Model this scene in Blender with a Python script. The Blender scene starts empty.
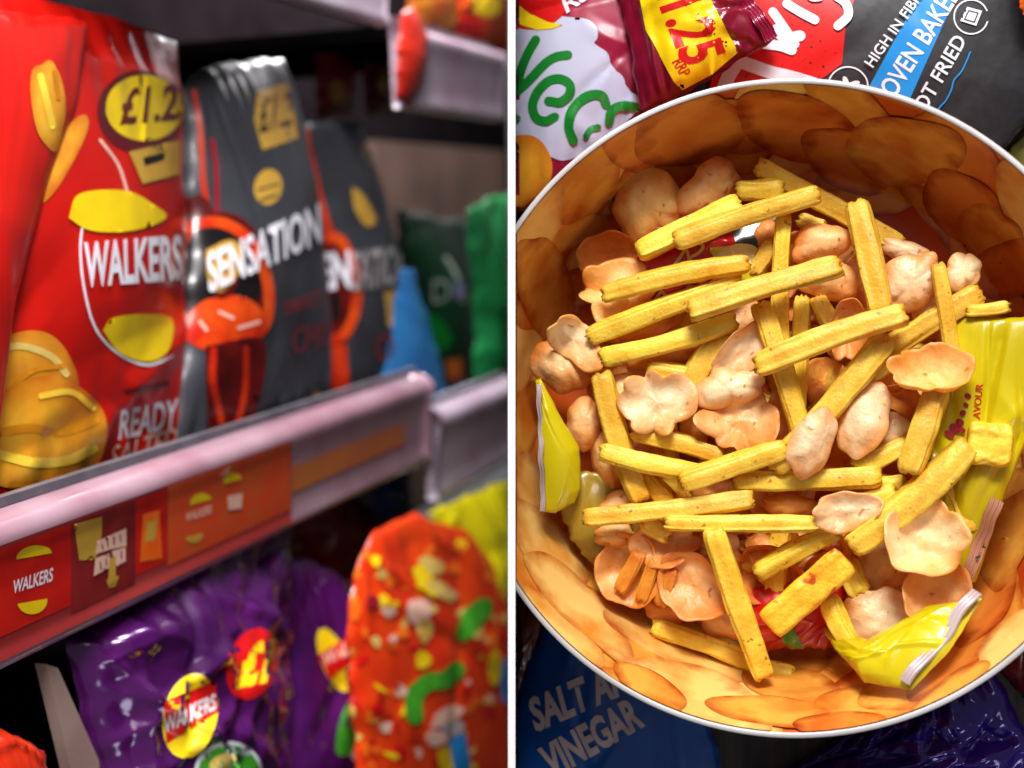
import bpy, bmesh, math, random
import numpy as np
from mathutils import Vector, Matrix
from mathutils.bvhtree import BVHTree

S = bpy.context.scene
COL = S.collection
PI = math.pi

# ------------------------------------------------------------------ camera
F = 1422.0                                   # focal length in pixels
BETA = math.atan((781 - 512) / F)
RIM_Z, RIM_R = 0.088, 0.125
CH = RIM_Z + 0.5524                          # camera height over the table
C = np.array([0.0, 0.0092, CH])
cb, sb = math.cos(BETA), math.sin(BETA)
CX = np.array([cb, 0, -sb]); CY = np.array([0.0, 1, 0]); CZ = np.array([sb, 0, cb])   # camera right, up, back

cam = bpy.data.cameras.new('camera'); camo = bpy.data.objects.new('camera', cam); COL.objects.link(camo)
cam.sensor_width = 36; cam.lens = F * 36 / 1024
cam.clip_start = 0.01; cam.clip_end = 100
camo.location = C; camo.rotation_euler = (0, BETA, 0)
cam.dof.use_dof = True; cam.dof.focus_distance = 0.575
cam.dof.aperture_fstop = 5.6
S.camera = camo


def ray(px, py):
    px = np.asarray(px, float); py = np.asarray(py, float)
    return ((px - 512) / F)[..., None] * CX - ((py - 384) / F)[..., None] * CY - CZ


def at(px, py, d):                            # pixel + depth along the optical axis
    return C + ray(px, py) * d


def at_z(px, py, z):                          # pixel + height over the table
    r = ray(px, py)
    return C + r * ((np.asarray(z, float) - C[2]) / r[..., 2])[..., None]


def on_plane(px, py, p, n):
    r = ray(px, py)
    return C + r * (np.dot(np.asarray(p) - C, n) / (r @ n))[..., None]


def project(P):
    q = np.asarray(P) - C
    d = -(q @ CZ)
    return 512 + F * (q @ CX) / d, 384 - F * (q @ CY) / d, d


# shelf frame: along the shelf, up, out towards the aisle
def c2w(v):
    v = v[0] * CX + v[1] * CY + v[2] * CZ
    return v / np.linalg.norm(v)


SU = c2w((469, 194, -1422))
SV = CY - SU * np.dot(CY, SU); SV /= np.linalg.norm(SV)
SN = np.cross(SV, -SU); SN /= np.linalg.norm(SN)
SO = at(0, 590, 0.60)
if np.dot(SN, C - SO) < 0:
    SN = -SN


def sh(u, v, n):
    return SO + SU * u + SV * v + SN * n


def shelf_u(px, n=0.0):                              # u of the shelf front where it is seen at this image column
    lo, hi = -0.3, 3.0
    for _ in range(50):
        m = (lo + hi) / 2
        if project(sh(m, 0, n))[0] < px: lo = m
        else: hi = m
    return lo


# ------------------------------------------------------------------ materials
def mat(name, col, rough=0.5, col2=None, nscale=30, namt=1.0, detail=4, bump=0, bscale=80, coat=0, metal=0, spec=0.5,
        sss=0, edge=None, trans=0, ramp=(0.35, 0.7), speck=None, croug=0.1, rand=0.0):
    m = bpy.data.materials.new(name); m.use_nodes = True
    nt = m.node_tree; b = nt.nodes['Principled BSDF']
    b.inputs['Roughness'].default_value = rough
    b.inputs['Metallic'].default_value = metal
    b.inputs['Specular IOR Level'].default_value = spec
    b.inputs['Coat Weight'].default_value = coat
    b.inputs['Coat Roughness'].default_value = croug
    b.inputs['Transmission Weight'].default_value = trans
    if sss:
        b.inputs['Subsurface Weight'].default_value = sss
        b.inputs['Subsurface Radius'].default_value = (0.005, 0.0025, 0.0006)
        b.inputs['Subsurface Scale'].default_value = 1.0
    N = nt.nodes.new; L = nt.links.new
    tc = N('ShaderNodeTexCoord')
    c = (*col, 1)
    out = None
    if col2 is not None:
        nz = N('ShaderNodeTexNoise'); nz.inputs['Scale'].default_value = nscale; nz.inputs['Detail'].default_value = detail
        L(tc.outputs['Object'], nz.inputs['Vector'])
        mr = N('ShaderNodeMapRange'); mr.inputs['From Min'].default_value = ramp[0]; mr.inputs['From Max'].default_value = ramp[1]
        mr.inputs['To Max'].default_value = namt
        L(nz.outputs['Fac'], mr.inputs['Value'])
        mx = N('ShaderNodeMix'); mx.data_type = 'RGBA'
        mx.inputs['A'].default_value = c; mx.inputs['B'].default_value = (*col2, 1)
        L(mr.outputs['Result'], mx.inputs['Factor'])
        out = mx.outputs['Result']
    if edge is not None:                      # colour towards the attribute «ed» = 1 (a toasted or browned edge)
        a = N('ShaderNodeAttribute'); a.attribute_name = 'ed'
        nz2 = N('ShaderNodeTexNoise'); nz2.inputs['Scale'].default_value = edge[3]; nz2.inputs['Detail'].default_value = 3
        L(tc.outputs['Object'], nz2.inputs['Vector'])
        ad = N('ShaderNodeMath'); ad.operation = 'MULTIPLY_ADD'; ad.inputs[1].default_value = 0.9; 
        L(nz2.outputs['Fac'], ad.inputs[0])
        L(a.outputs['Fac'], ad.inputs[2])
        mr2 = N('ShaderNodeMapRange'); mr2.inputs['From Min'].default_value = edge[1]; mr2.inputs['From Max'].default_value = edge[2]
        L(ad.outputs[0], mr2.inputs['Value'])
        mx2 = N('ShaderNodeMix'); mx2.data_type = 'RGBA'
        if out is not None: L(out, mx2.inputs['A'])
        else: mx2.inputs['A'].default_value = c
        mx2.inputs['B'].default_value = (*edge[0], 1)
        L(mr2.outputs['Result'], mx2.inputs['Factor'])
        out = mx2.outputs['Result']
    if speck is not None:                     # (colour, scale, threshold)
        nz3 = N('ShaderNodeTexNoise'); nz3.inputs['Scale'].default_value = speck[1]; nz3.inputs['Detail'].default_value = 1
        L(tc.outputs['Object'], nz3.inputs['Vector'])
        mr3 = N('ShaderNodeMapRange'); mr3.inputs['From Min'].default_value = speck[2]; mr3.inputs['From Max'].default_value = speck[2] + 0.06
        L(nz3.outputs['Fac'], mr3.inputs['Value'])
        mx3 = N('ShaderNodeMix'); mx3.data_type = 'RGBA'
        if out is not None: L(out, mx3.inputs['A'])
        else: mx3.inputs['A'].default_value = c
        mx3.inputs['B'].default_value = (*speck[0], 1)
        L(mr3.outputs['Result'], mx3.inputs['Factor'])
        out = mx3.outputs['Result']
    if rand and out is not None:              # every piece a little lighter, darker, redder or greener than the next
        oi = N('ShaderNodeObjectInfo'); hs = N('ShaderNodeHueSaturation')
        for key, k0, w_ in (('Value', 1.0, rand), ('Hue', 0.5, rand * 0.09)):
            mr4 = N('ShaderNodeMapRange'); mr4.inputs['To Min'].default_value = k0 - w_; mr4.inputs['To Max'].default_value = k0 + w_
            L(oi.outputs['Random'], mr4.inputs['Value']); L(mr4.outputs['Result'], hs.inputs[key])
        L(out, hs.inputs['Color']); out = hs.outputs['Color']
    if out is not None: L(out, b.inputs['Base Color'])
    else: b.inputs['Base Color'].default_value = c
    if bump:
        bn = N('ShaderNodeTexNoise'); bn.inputs['Scale'].default_value = bscale; bn.inputs['Detail'].default_value = 3
        L(tc.outputs['Object'], bn.inputs['Vector'])
        bp = N('ShaderNodeBump'); bp.inputs['Strength'].default_value = bump; bp.inputs['Distance'].default_value = 0.001
        L(bn.outputs['Fac'], bp.inputs['Height']); L(bp.outputs['Normal'], b.inputs['Normal'])
    return m


def srgb(r, g, b):
    return tuple(((v / 255) / 12.92 if v <= 10 else ((v / 255 + 0.055) / 1.055) ** 2.4) for v in (r, g, b))


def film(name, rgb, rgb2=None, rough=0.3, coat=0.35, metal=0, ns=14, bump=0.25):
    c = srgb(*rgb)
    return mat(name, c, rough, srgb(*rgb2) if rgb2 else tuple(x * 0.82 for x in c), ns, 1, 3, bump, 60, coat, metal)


def ink(name, rgb, rough=0.32, rgb2=None, ns=60):
    c = srgb(*rgb)
    return mat(name, c, rough, srgb(*rgb2) if rgb2 else tuple(x * 0.86 for x in c), ns, 1, 3, coat=0.3)


# ------------------------------------------------------------------ object helpers
def mk(name, V, Fc, m, parent=None, attr=None, smooth=True, midx=None):
    V = np.asarray(V, float)
    if parent is None:
        loc = V.mean(0)
    else:
        loc = np.array(parent['_o'][:]) if '_o' in parent else np.array(parent.location[:])
    me = bpy.data.meshes.new(name)
    me.from_pydata((V - loc).tolist(), [], [tuple(int(i) for i in f) for f in Fc])
    for mm in (m if isinstance(m, (list, tuple)) else [m]): me.materials.append(mm)
    if midx is not None: me.polygons.foreach_set('material_index', np.asarray(midx, np.int32))
    if smooth: me.polygons.foreach_set('use_smooth', np.ones(len(me.polygons), bool))
    if attr is not None:
        a = me.attributes.new('ed', 'FLOAT', 'POINT'); a.data.foreach_set('value', np.asarray(attr, np.float32))
    me.update()
    o = bpy.data.objects.new(name, me); COL.objects.link(o)
    if parent is None: o.location = loc
    else: o.parent = parent
    ORG[o.name] = loc
    if parent is not None: ORG[o.name] = loc
    return o


ORG = {}


def mkc(name, V, Fc, m, parent, **k):         # child (of a root or of a part): shares the root's origin
    V = np.asarray(V, float)
    loc = ORG[parent.name]
    me = bpy.data.meshes.new(name)
    me.from_pydata((V - loc).tolist(), [], [tuple(int(i) for i in f) for f in Fc])
    for mm in (m if isinstance(m, (list, tuple)) else [m]): me.materials.append(mm)
    if k.get('midx') is not None: me.polygons.foreach_set('material_index', np.asarray(k['midx'], np.int32))
    if k.get('smooth', True): me.polygons.foreach_set('use_smooth', np.ones(len(me.polygons), bool))
    if k.get('attr') is not None:
        a = me.attributes.new('ed', 'FLOAT', 'POINT'); a.data.foreach_set('value', np.asarray(k['attr'], np.float32))
    me.update()
    o = bpy.data.objects.new(name, me); COL.objects.link(o)
    o.parent = parent; ORG[o.name] = loc
    return o


def tag(o, label=None, cat=None, group=None, kind=None):
    if label: o['label'] = label
    if cat: o['category'] = cat
    if group: o['group'] = group
    if kind: o['kind'] = kind
    return o


def bvh_of(o):
    loc = Vector(ORG[o.name])
    me = o.data
    return BVHTree.FromPolygons([v.co + loc for v in me.vertices], [tuple(p.vertices) for p in me.polygons])


def box(P, ax, ay, az):                       # corner + three edge vectors
    P = np.asarray(P); V = []
    for k in (0, 1):
        for j in (0, 1):
            for i in (0, 1): V.append(P + ax * i + ay * j + az * k)
    return V, [(0, 2, 3, 1), (4, 5, 7, 6), (0, 1, 5, 4), (2, 6, 7, 3), (0, 4, 6, 2), (1, 3, 7, 5)]


# ------------------------------------------------------------------ flat artwork in pixels, laid on a surface
def poly(pts):
    return np.array(pts, float), [tuple(range(len(pts)))], None


def ell(cx, cy, rx, ry, rot=0, n=36, a0=0, a1=360, wob=0, seed=0):
    t = np.radians(np.linspace(a0, a1, n, endpoint=(a1 - a0) < 360))
    rr = 1 + wob * (np.sin(3 * t + seed) * 0.6 + np.sin(5 * t + 2 * seed) * 0.4)
    x = np.cos(t) * rx * rr; y = np.sin(t) * ry * rr
    c, s = math.cos(math.radians(rot)), math.sin(math.radians(rot))
    return poly(np.stack([cx + x * c - y * s, cy + x * s + y * c], 1))


def crisp(cx, cy, rx, ry, rot=0, seed=0, wob=0.1, n=44):
    r = np.random.RandomState(seed); p = r.rand(3) * 6
    rad = lambda t: 1 + wob * (np.sin(2 * t + p[0]) * 0.6 + np.sin(3 * t + p[1]) * 0.5 + np.sin(5 * t + p[2]) * 0.3)
    c, s = math.cos(math.radians(rot)), math.sin(math.radians(rot))
    t = np.linspace(0, 2 * PI, n, endpoint=False); q = rad(t)
    x = np.cos(t) * rx * q; y = np.sin(t) * ry * q

    def attr(X):
        a = X[:, 0] - cx; b = X[:, 1] - cy
        u = (a * c + b * s) / rx; v = (-a * s + b * c) / ry
        return np.hypot(u, v) / rad(np.arctan2(v, u))
    return np.stack([cx + x * c - y * s, cy + x * s + y * c], 1), [tuple(range(n))], attr


def spline(P, n=8):
    P = np.array(P, float); Q = np.vstack([2 * P[0] - P[1], P, 2 * P[-1] - P[-2]]); out = []
    for i in range(1, len(Q) - 2):
        for t in np.linspace(0, 1, n, endpoint=False):
            a, b, c_, d = Q[i - 1:i + 3]
            out.append(0.5 * (2 * b + (c_ - a) * t + (2 * a - 5 * b + 4 * c_ - d) * t * t + (3 * b - a - 3 * c_ + d) * t ** 3))
    out.append(P[-1])
    return np.array(out)


def spoly(pts):
    P = spline(list(pts) + [pts[0]], 6)[:-1]
    return poly(P)


def stroke(P, w, smooth=True, w1=None):
    P = spline(P) if smooth else np.array(P, float)
    T = np.gradient(P, axis=0); T /= np.linalg.norm(T, axis=1)[:, None] + 1e-9
    Nn = np.stack([-T[:, 1], T[:, 0]], 1)
    W = np.linspace(w, w if w1 is None else w1, len(P))[:, None] / 2
    L_ = P + Nn * W; R_ = P - Nn * W
    V = list(L_) + list(R_); n = len(P); Fc = [(i, i + 1, n + i + 1, n + i) for i in range(n - 1)]
    for e, sgn in ((0, -1), (n - 1, 1)):       # round ends
        c0 = len(V); V.append(P[e]); k = 7
        for q in range(1, k):
            a = PI * q / k
            V.append(P[e] + Nn[e] * W[e] * math.cos(a) + T[e] * sgn * W[e] * math.sin(a))
        ids = [e] + list(range(c0 + 1, c0 + k)) + [n + e]
        for a_, b_ in zip(ids, ids[1:]): Fc.append((c0, a_, b_))
    return np.array(V), Fc, None


def text(s, org, xv, yv, bold=0.0, shear=0.0, arc=0.0):
    cu = bpy.data.curves.new('t', 'FONT'); cu.body = s; cu.offset = bold; cu.resolution_u = 3; cu.shear = shear
    ob = bpy.data.objects.new('t', cu); COL.objects.link(ob)
    bpy.context.view_layer.update()
    me = bpy.data.meshes.new_from_object(ob.evaluated_get(bpy.context.evaluated_depsgraph_get()))
    V = np.array([v.co[:2] for v in me.vertices]); Fc = [tuple(p.vertices) for p in me.polygons]
    bpy.data.objects.remove(ob); bpy.data.meshes.remove(me); bpy.data.curves.remove(cu)
    lo = V.min(0); hi = V.max(0)
    q = (V - lo) / (hi - lo)
    q[:, 1] += arc * (q[:, 0] * (1 - q[:, 0])) * 4
    return np.array(org) + q[:, :1] * np.array(xv) + q[:, 1:] * np.array(yv), Fc, None


class Art:
    """Printed artwork: 2-D shapes in pixels, cut fine and laid on a thing's surface, one object with a few inks."""

    def __init__(s, bvh, side, step=5.0, e0=0.0004, de=0.00012):
        s.b, s.side, s.step, s.e0, s.de = bvh, side, step, e0, de
        s.V, s.F, s.M, s.A, s.mats, s.k = [], [], [], [], [], 0
        s.rmax = None

    def add(s, shape, m):
        V2, Fc, at_ = shape
        bm = bmesh.new()
        lay = bm.verts.layers.float.new('ed')
        vs = []
        for i, p in enumerate(V2):
            v = bm.verts.new((p[0], p[1], 0)); vs.append(v)
        for f in Fc:
            try: bm.faces.new([vs[i] for i in f])
            except ValueError: pass
        bmesh.ops.triangulate(bm, faces=[f for f in bm.faces if len(f.verts) > 4])
        lim = [((515.6, 0, 0), (-1, 0, 0))] if s.side == 'R' else [((509.0, 0, 0), (1, 0, 0))]
        for co, no in lim:
            bmesh.ops.bisect_plane(bm, geom=bm.verts[:] + bm.edges[:] + bm.faces[:], plane_co=co, plane_no=no, clear_outer=True)
        if s.rmax and bm.verts:
            X0 = np.array([v.co[:2] for v in bm.verts])
            for k in range(120):
                a_0 = 2 * PI * k / 120
                px, py, _ = project((s.rmax * math.cos(a_0), s.rmax * math.sin(a_0), RIM_Z - 0.0008))
                qx, qy, _ = project((s.rmax * math.cos(a_0 + 0.02), s.rmax * math.sin(a_0 + 0.02), RIM_Z - 0.0008))
                no = np.array([-(qy - py), qx - px]); no /= np.linalg.norm(no)
                if no @ np.array([px - 781, py - 408]) < 0: no = -no
                if ((X0 - (px, py)) @ no).max() <= 0: continue
                bmesh.ops.bisect_plane(bm, geom=bm.verts[:] + bm.edges[:] + bm.faces[:], plane_co=(px, py, 0), plane_no=(no[0], no[1], 0), clear_outer=True)
                if not bm.verts: break
        if not bm.verts: bm.free(); return s
        X = np.array([v.co[:2] for v in bm.verts]); lo = X.min(0); hi = X.max(0)
        for ax in (0, 1):
            no = (1, 0, 0) if ax == 0 else (0, 1, 0)
            for g in np.arange(math.floor(lo[ax] / s.step) + 1, math.ceil(hi[ax] / s.step)) * s.step:
                bmesh.ops.bisect_plane(bm, geom=bm.verts[:] + bm.edges[:] + bm.faces[:], plane_co=(g, 0, 0) if ax == 0 else (0, g, 0), plane_no=no)
        bm.verts.index_update()
        base = len(s.V); eps = s.e0 + s.de * s.k; s.k += 1
        ok = []
        cv = Vector(C)
        X = np.array([v.co[:2] for v in bm.verts]); R = ray(X[:, 0], X[:, 1])
        ED = at_(X) if at_ is not None else np.zeros(len(X))
        for i, v in enumerate(bm.verts):
            d = Vector(R[i]).normalized()
            h = s.b.ray_cast(cv, d)
            if h[0] is None:
                h = s.b.ray_cast(cv, Vector(ray(X[i, 0] + 0.07, X[i, 1] + 0.05)).normalized())
            if h[0] is None:
                s.V.append((0, 0, 0)); ok.append(False)
            else:
                n = h[1] if h[1].dot(d) < 0 else -h[1]
                s.V.append(tuple(h[0] + (n * 0.5 - d * 0.6) * eps)); ok.append(True)
            s.A.append(float(ED[i]))
        if m not in s.mats: s.mats.append(m)
        mi = s.mats.index(m)
        for f in bm.faces:
            ids = [v.index for v in f.verts]
            if all(ok[i] for i in ids):
                P = np.array([s.V[base + i] for i in ids])
                if np.ptp(-(P - C) @ CZ) > 0.03: continue
                fn = np.cross(P[1] - P[0], P[2] - P[0]); vd = C - P[0]
                if s.side == 'L' and abs(fn @ vd) < 0.16 * np.linalg.norm(fn) * np.linalg.norm(vd): continue
                if np.dot(np.cross(P[1] - P[0], P[2] - P[0]), C - P[0]) < 0: ids = ids[::-1]
                s.F.append([base + i for i in ids]); s.M.append(mi)
        bm.free()
        return s

    def build(s, name, parent):
        used = sorted({i for f in s.F for i in f})
        if not used: return None
        mp = {o: n for n, o in enumerate(used)}
        return mkc(name, [s.V[i] for i in used], [[mp[i] for i in f] for f in s.F], s.mats, parent, attr=[s.A[i] for i in used], midx=s.M)


# ------------------------------------------------------------------ snack packets
def resample(P, n):
    P = np.array(P, float); d = np.r_[0, np.cumsum(np.linalg.norm(np.diff(P, axis=0), axis=1))]
    t = np.linspace(0, d[-1], n)
    return np.stack([np.interp(t, d, P[:, k]) for k in (0, 1)], 1)


def packet(name, label, cat, top, right, bottom, left, pn, m, thick, seed=0, nx=70, ny=90, wr=1.0, pleat=1.0, jit=1.2, lim=None,
           group=None, sag=0.0, back=0.25, parent=None, creases=9, pw=0.55):
    """top: left to right, right: top to bottom, bottom: left to right, left: top to bottom (pixel polylines); pn = plane the packet
    stands or lies on."""
    r = np.random.RandomState(seed)
    T, B, L_, R_ = resample(top, nx), resample(bottom, nx), resample(left, ny), resample(right, ny)
    s = np.linspace(0, 1, nx)[None, :, None]; t = np.linspace(0, 1, ny)[:, None, None]
    G = (1 - t) * T[None] + t * B[None] + (1 - s) * L_[:, None] + s * R_[:, None] - (
        (1 - s) * (1 - t) * T[0] + s * (1 - t) * T[-1] + (1 - s) * t * B[0] + s * t * B[-1])
    s = s[..., 0]; t = t[..., 0]
    per = 12.566
    G[..., 0] += jit * (np.sin(t * 23 + r.rand() * 6) + np.sin(t * 51 + r.rand() * 6) * 0.6) * np.abs(2 * s - 1) ** 4
    G[..., 1] += jit * (np.sin(s * 19 + r.rand() * 6) + np.sin(s * 43 + r.rand() * 6) * 0.6) * np.abs(2 * t - 1) ** 4
    if lim is not None:
        G[..., 0] = np.maximum(G[..., 0], lim) if lim > 511 else np.minimum(G[..., 0], lim)
    env = np.clip(np.sin(PI * s), 0, 1) ** pw * np.clip(np.sin(PI * t), 0, 1) ** (pw * 1.1)
    w = np.zeros_like(env)
    for k in range(7):
        a = r.rand() * PI; fr = 4 + r.rand() * 12
        w += np.sin((s * math.cos(a) + t * math.sin(a)) * fr + r.rand() * 6) * (0.9 / fr)
    w *= 0.7
    for k in range(creases):
        a = r.rand() * PI; cx, cy = r.rand(), r.rand()
        d = (s - cx) * math.cos(a) + (t - cy) * math.sin(a); l = -(s - cx) * math.sin(a) + (t - cy) * math.cos(a)
        ww = 0.03 + r.rand() * 0.07; ln = 0.15 + r.rand() * 0.35
        w += (0.35 if r.rand() < 0.5 else -0.35) * np.clip(1 - np.abs(d) / ww, 0, 1) * np.exp(-(l / ln) ** 2)
    for te, sg in ((t, 1), (1 - t, 1)):
        w += 0.22 * pleat * (np.sin(s * 40 + r.rand() * 6 + 3 * np.sin(s * 9)) + 0.6 * np.sin(s * 71 + r.rand() * 6)) * np.exp(-te / 0.13)
    ee = np.clip(np.minimum(np.minimum(s, 1 - s), np.minimum(t, 1 - t)) / 0.08, 0, 1)
    h = thick * env + thick * 0.42 * wr * w * ee
    h = np.maximum(h, thick * 0.02 * ee)
    p, n = pn
    P = on_plane(G[..., 0], G[..., 1], p, n)
    Vf = (P + n * h[..., None]).reshape(-1, 3)
    Vb = (P - n * (back * thick * env + 0.0004)[..., None]).reshape(-1, 3)
    idx = np.arange(nx * ny).reshape(ny, nx)
    Fc = []
    q = np.stack([idx[:-1, :-1], idx[1:, :-1], idx[1:, 1:], idx[:-1, 1:]], -1).reshape(-1, 4)
    Fc = q.tolist() + (q[:, ::-1] + nx * ny).tolist()
    rim = list(idx[0, :]) + list(idx[1:, -1]) + list(idx[-1, -2::-1]) + list(idx[-2:0, 0])
    for a, b in zip(rim, rim[1:] + rim[:1]): Fc.append([a, b, b + nx * ny, a + nx * ny])
    V = np.vstack([Vf, Vb])
    o = mk(name, V, Fc, m)
    tag(o, label, cat, group)
    return o, bvh_of(o)


def quad(tl, tr, br, bl):
    return dict(top=[tl, tr], right=[tr, br], bottom=[bl, br], left=[tl, bl])


def tplane(z):
    return (np.array([0, 0, z]), np.array([0, 0, 1.0]))


def plane3(a, b, c):
    A, B, D = (at_z(*q) for q in (a, b, c))
    n = np.cross(B - A, D - A); n /= np.linalg.norm(n)
    if np.dot(n, C - A) < 0: n = -n
    return (A, n)


def splane(k, lean=0.0, yaw=0.0):             # plane parallel to the shelf front, k metres out of it
    n = SN * math.cos(math.radians(lean)) + SV * math.sin(math.radians(lean))
    n = n * math.cos(math.radians(yaw)) - SU * math.sin(math.radians(yaw))
    return (SO + SN * k, n / np.linalg.norm(n))


def seal_strip(parent, a, b, wv, pn, m, n=40, ribs=5, lift=0.002, name='seal'):
    """a crimped seal along pixel line a-b, wv = pixel vector across it"""
    V, Fc = [], []
    k = ribs * 4 + 1
    for j in range(k):
        for i in range(n):
            p = np.array(a) + (np.array(b) - np.array(a)) * i / (n - 1) + np.array(wv) * j / (k - 1)
            p = p + np.array([math.sin(i * 0.5), math.cos(i * 0.37)]) * 0.5
            P = on_plane(p[0], p[1], *pn) + pn[1] * (lift + 0.0007 * math.sin(j / 4 * 2 * PI) + 0.0012 * math.sin(i * 0.23))
            V.append(P)
    for j in range(k - 1):
        for i in range(n - 1): Fc.append((j * n + i, j * n + i + 1, j * n + n + i + 1, j * n + n + i))
    V2 = [v - pn[1] * 0.0006 for v in V]; nn = len(V)
    Fc2 = [tuple(x + nn for x in f[::-1]) for f in Fc]
    return mkc(name, V + V2, Fc + Fc2, m, parent)


# ================================================================== inks
WHITE = ink('white_ink', (232, 232, 240)); BLACK = ink('black_ink', (22, 18, 20)); RED = ink('red_ink', (205, 20, 20))
YEL = ink('yellow_ink', (240, 205, 20)); GOLD = ink('gold_ink', (205, 160, 60), 0.3); CRIM = ink('crimson_ink', (150, 25, 45))
ORG_INK = ink('orange_red_ink', (215, 60, 15), 0.3, (170, 20, 8), 40); DKRED = ink('dark_red_ink', (110, 14, 12), 0.3, (50, 6, 6), 40)
GREEN = ink('green_ink', (20, 125, 40)); LGREEN = ink('bright_green_ink', (70, 165, 40), 0.3, (40, 130, 30), 40)
CYAN = ink('cyan_ink', (30, 140, 215)); PINKY = ink('pale_pink_ink', (240, 190, 170)); GREY = ink('grey_ink', (165, 160, 160))
PURP = ink('violet_ink', (120, 90, 150)); MARO = ink('maroon_ink', (95, 15, 25)); ORNG = ink('orange_ink', (240, 120, 25), 0.3, (235, 80, 20), 50)
CRISP = mat('printed_crisp_ink', srgb(230, 165, 45), 0.32, srgb(205, 120, 25), 45, 1, 5, coat=0.3, edge=(srgb(190, 95, 20), 1.0, 1.6, 40))
BROWNI = ink('brown_orange_ink', (196, 112, 16), 0.32, (214, 140, 24), 30); BRYEL = ink('bright_yellow_ink', (248, 214, 70), 0.32, (240, 190, 50), 40)
CRISP2 = mat('printed_crisp_ink_light', srgb(240, 182, 48), 0.32, srgb(216, 138, 26), 35, 1, 6, coat=0.3, edge=(srgb(196, 100, 20), 1.05, 1.6, 40))
PINKW = ink('shaded_white_ink', (196, 172, 168), 0.4)  # white lettering with the bowl's shade mixed into its colour
PALE = ink('pale_yellow_ink', (225, 200, 110), 0.35, (200, 150, 60), 40)

# ================================================================== setting: table and divider
wood = bpy.data.materials.new('dark_wood'); wood.use_nodes = True
nt = wood.node_tree; bs = nt.nodes['Principled BSDF']; bs.inputs['Roughness'].default_value = 0.55
tc = nt.nodes.new('ShaderNodeTexCoord'); mp = nt.nodes.new('ShaderNodeMapping'); mp.inputs['Scale'].default_value = (90, 4, 10)
nz = nt.nodes.new('ShaderNodeTexNoise'); nz.inputs['Scale'].default_value = 3; nz.inputs['Detail'].default_value = 8
cr = nt.nodes.new('ShaderNodeValToRGB')
cr.color_ramp.elements[0].color = (0.008, 0.005, 0.004, 1); cr.color_ramp.elements[0].position = 0.35
cr.color_ramp.elements[1].color = (0.05, 0.03, 0.022, 1); cr.color_ramp.elements[1].position = 0.7
nt.links.new(tc.outputs['Object'], mp.inputs['Vector']); nt.links.new(mp.outputs['Vector'], nz.inputs['Vector'])
nt.links.new(nz.outputs['Fac'], cr.inputs['Fac']); nt.links.new(cr.outputs['Color'], bs.inputs['Base Color'])
bp = nt.nodes.new('ShaderNodeBump'); bp.inputs['Strength'].default_value = 0.3; bp.inputs['Distance'].default_value = 0.001
nt.links.new(nz.outputs['Fac'], bp.inputs['Height']); nt.links.new(bp.outputs['Normal'], bs.inputs['Normal'])

q = [at_z(515.6, 900, 0), at_z(1300, 900, 0), at_z(1300, -150, 0), at_z(515.6, -150, 0)]
V = q + [p - np.array([0, 0, 0.03]) for p in q]
o = mk('tabletop', V, [(0, 1, 2, 3), (7, 6, 5, 4), (0, 4, 5, 1), (1, 5, 6, 2), (2, 6, 7, 3), (3, 7, 4, 0)], wood, smooth=False)
tag(o, 'dark grained wooden tabletop under the bowl and snack packets', 'tabletop', kind='structure')

white_board = mat('white_board_edge', (0.86, 0.86, 0.86), 0.6, (0.84, 0.84, 0.84), 20)
b = white_board.node_tree.nodes['Principled BSDF']
grey_board = mat('grey_board_face', (0.035, 0.033, 0.033), 0.8, (0.025, 0.025, 0.025), 20)
d0, d1 = 0.54, 2.3
wl, wr_ = at(508, 384, d0), at(515.3, 384, d0)
ax = wr_ - wl; fw = -CZ
P0 = wl - CY * 0.75
V, Fc = box(P0 + fw * 0.004, ax, CY * 1.75, fw * (d1 - d0))
div = mk('divider_board', V, Fc, grey_board, smooth=False)
tag(div, 'thin upright divider board with a white edge between shelves and table', 'divider')
V, Fc = box(P0 - ax * 0.0, ax, CY * 1.75, fw * 0.004)
mkc('edge_strip', V, Fc, white_board, div, smooth=False)

# ================================================================== bowl
base_r = 0.098


def bowl_r(z, out=0.0):
    return base_r + (RIM_R - base_r) * np.clip(z / RIM_Z, 0, 1) ** 0.62 + out


def lathe(prof, n=360):
    V, Fc = [], []
    for (r, z) in prof:
        for i in range(n):
            a = 2 * PI * i / n; V.append((r * math.cos(a), r * math.sin(a), z))
    for k in range(len(prof) - 1):
        for i in range(n):
            j = (i + 1) % n; Fc.append((k * n + i, k * n + j, k * n + n + j, k * n + n + i))
    return np.array(V, float), Fc


def cut_right(V, Fc, px=515.7):
    """trim where the thing meets the divider board"""
    bm = bmesh.new(); vs = [bm.verts.new(v) for v in V]
    for f in Fc:
        try: bm.faces.new([vs[i] for i in f])
        except ValueError: pass
    nrm = np.cross(ray(px, 0), ray(px, 700)); nrm /= np.linalg.norm(nrm)
    if np.dot(nrm, CX) > 0: nrm = -nrm
    bmesh.ops.bisect_plane(bm, geom=bm.verts[:] + bm.edges[:] + bm.faces[:], plane_co=tuple(C), plane_no=tuple(nrm), clear_outer=True)
    bm.verts.index_update()
    V2 = np.array([v.co[:] for v in bm.verts]); F2 = [[v.index for v in f.verts] for f in bm.faces]
    bm.free()
    return V2, F2


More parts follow.
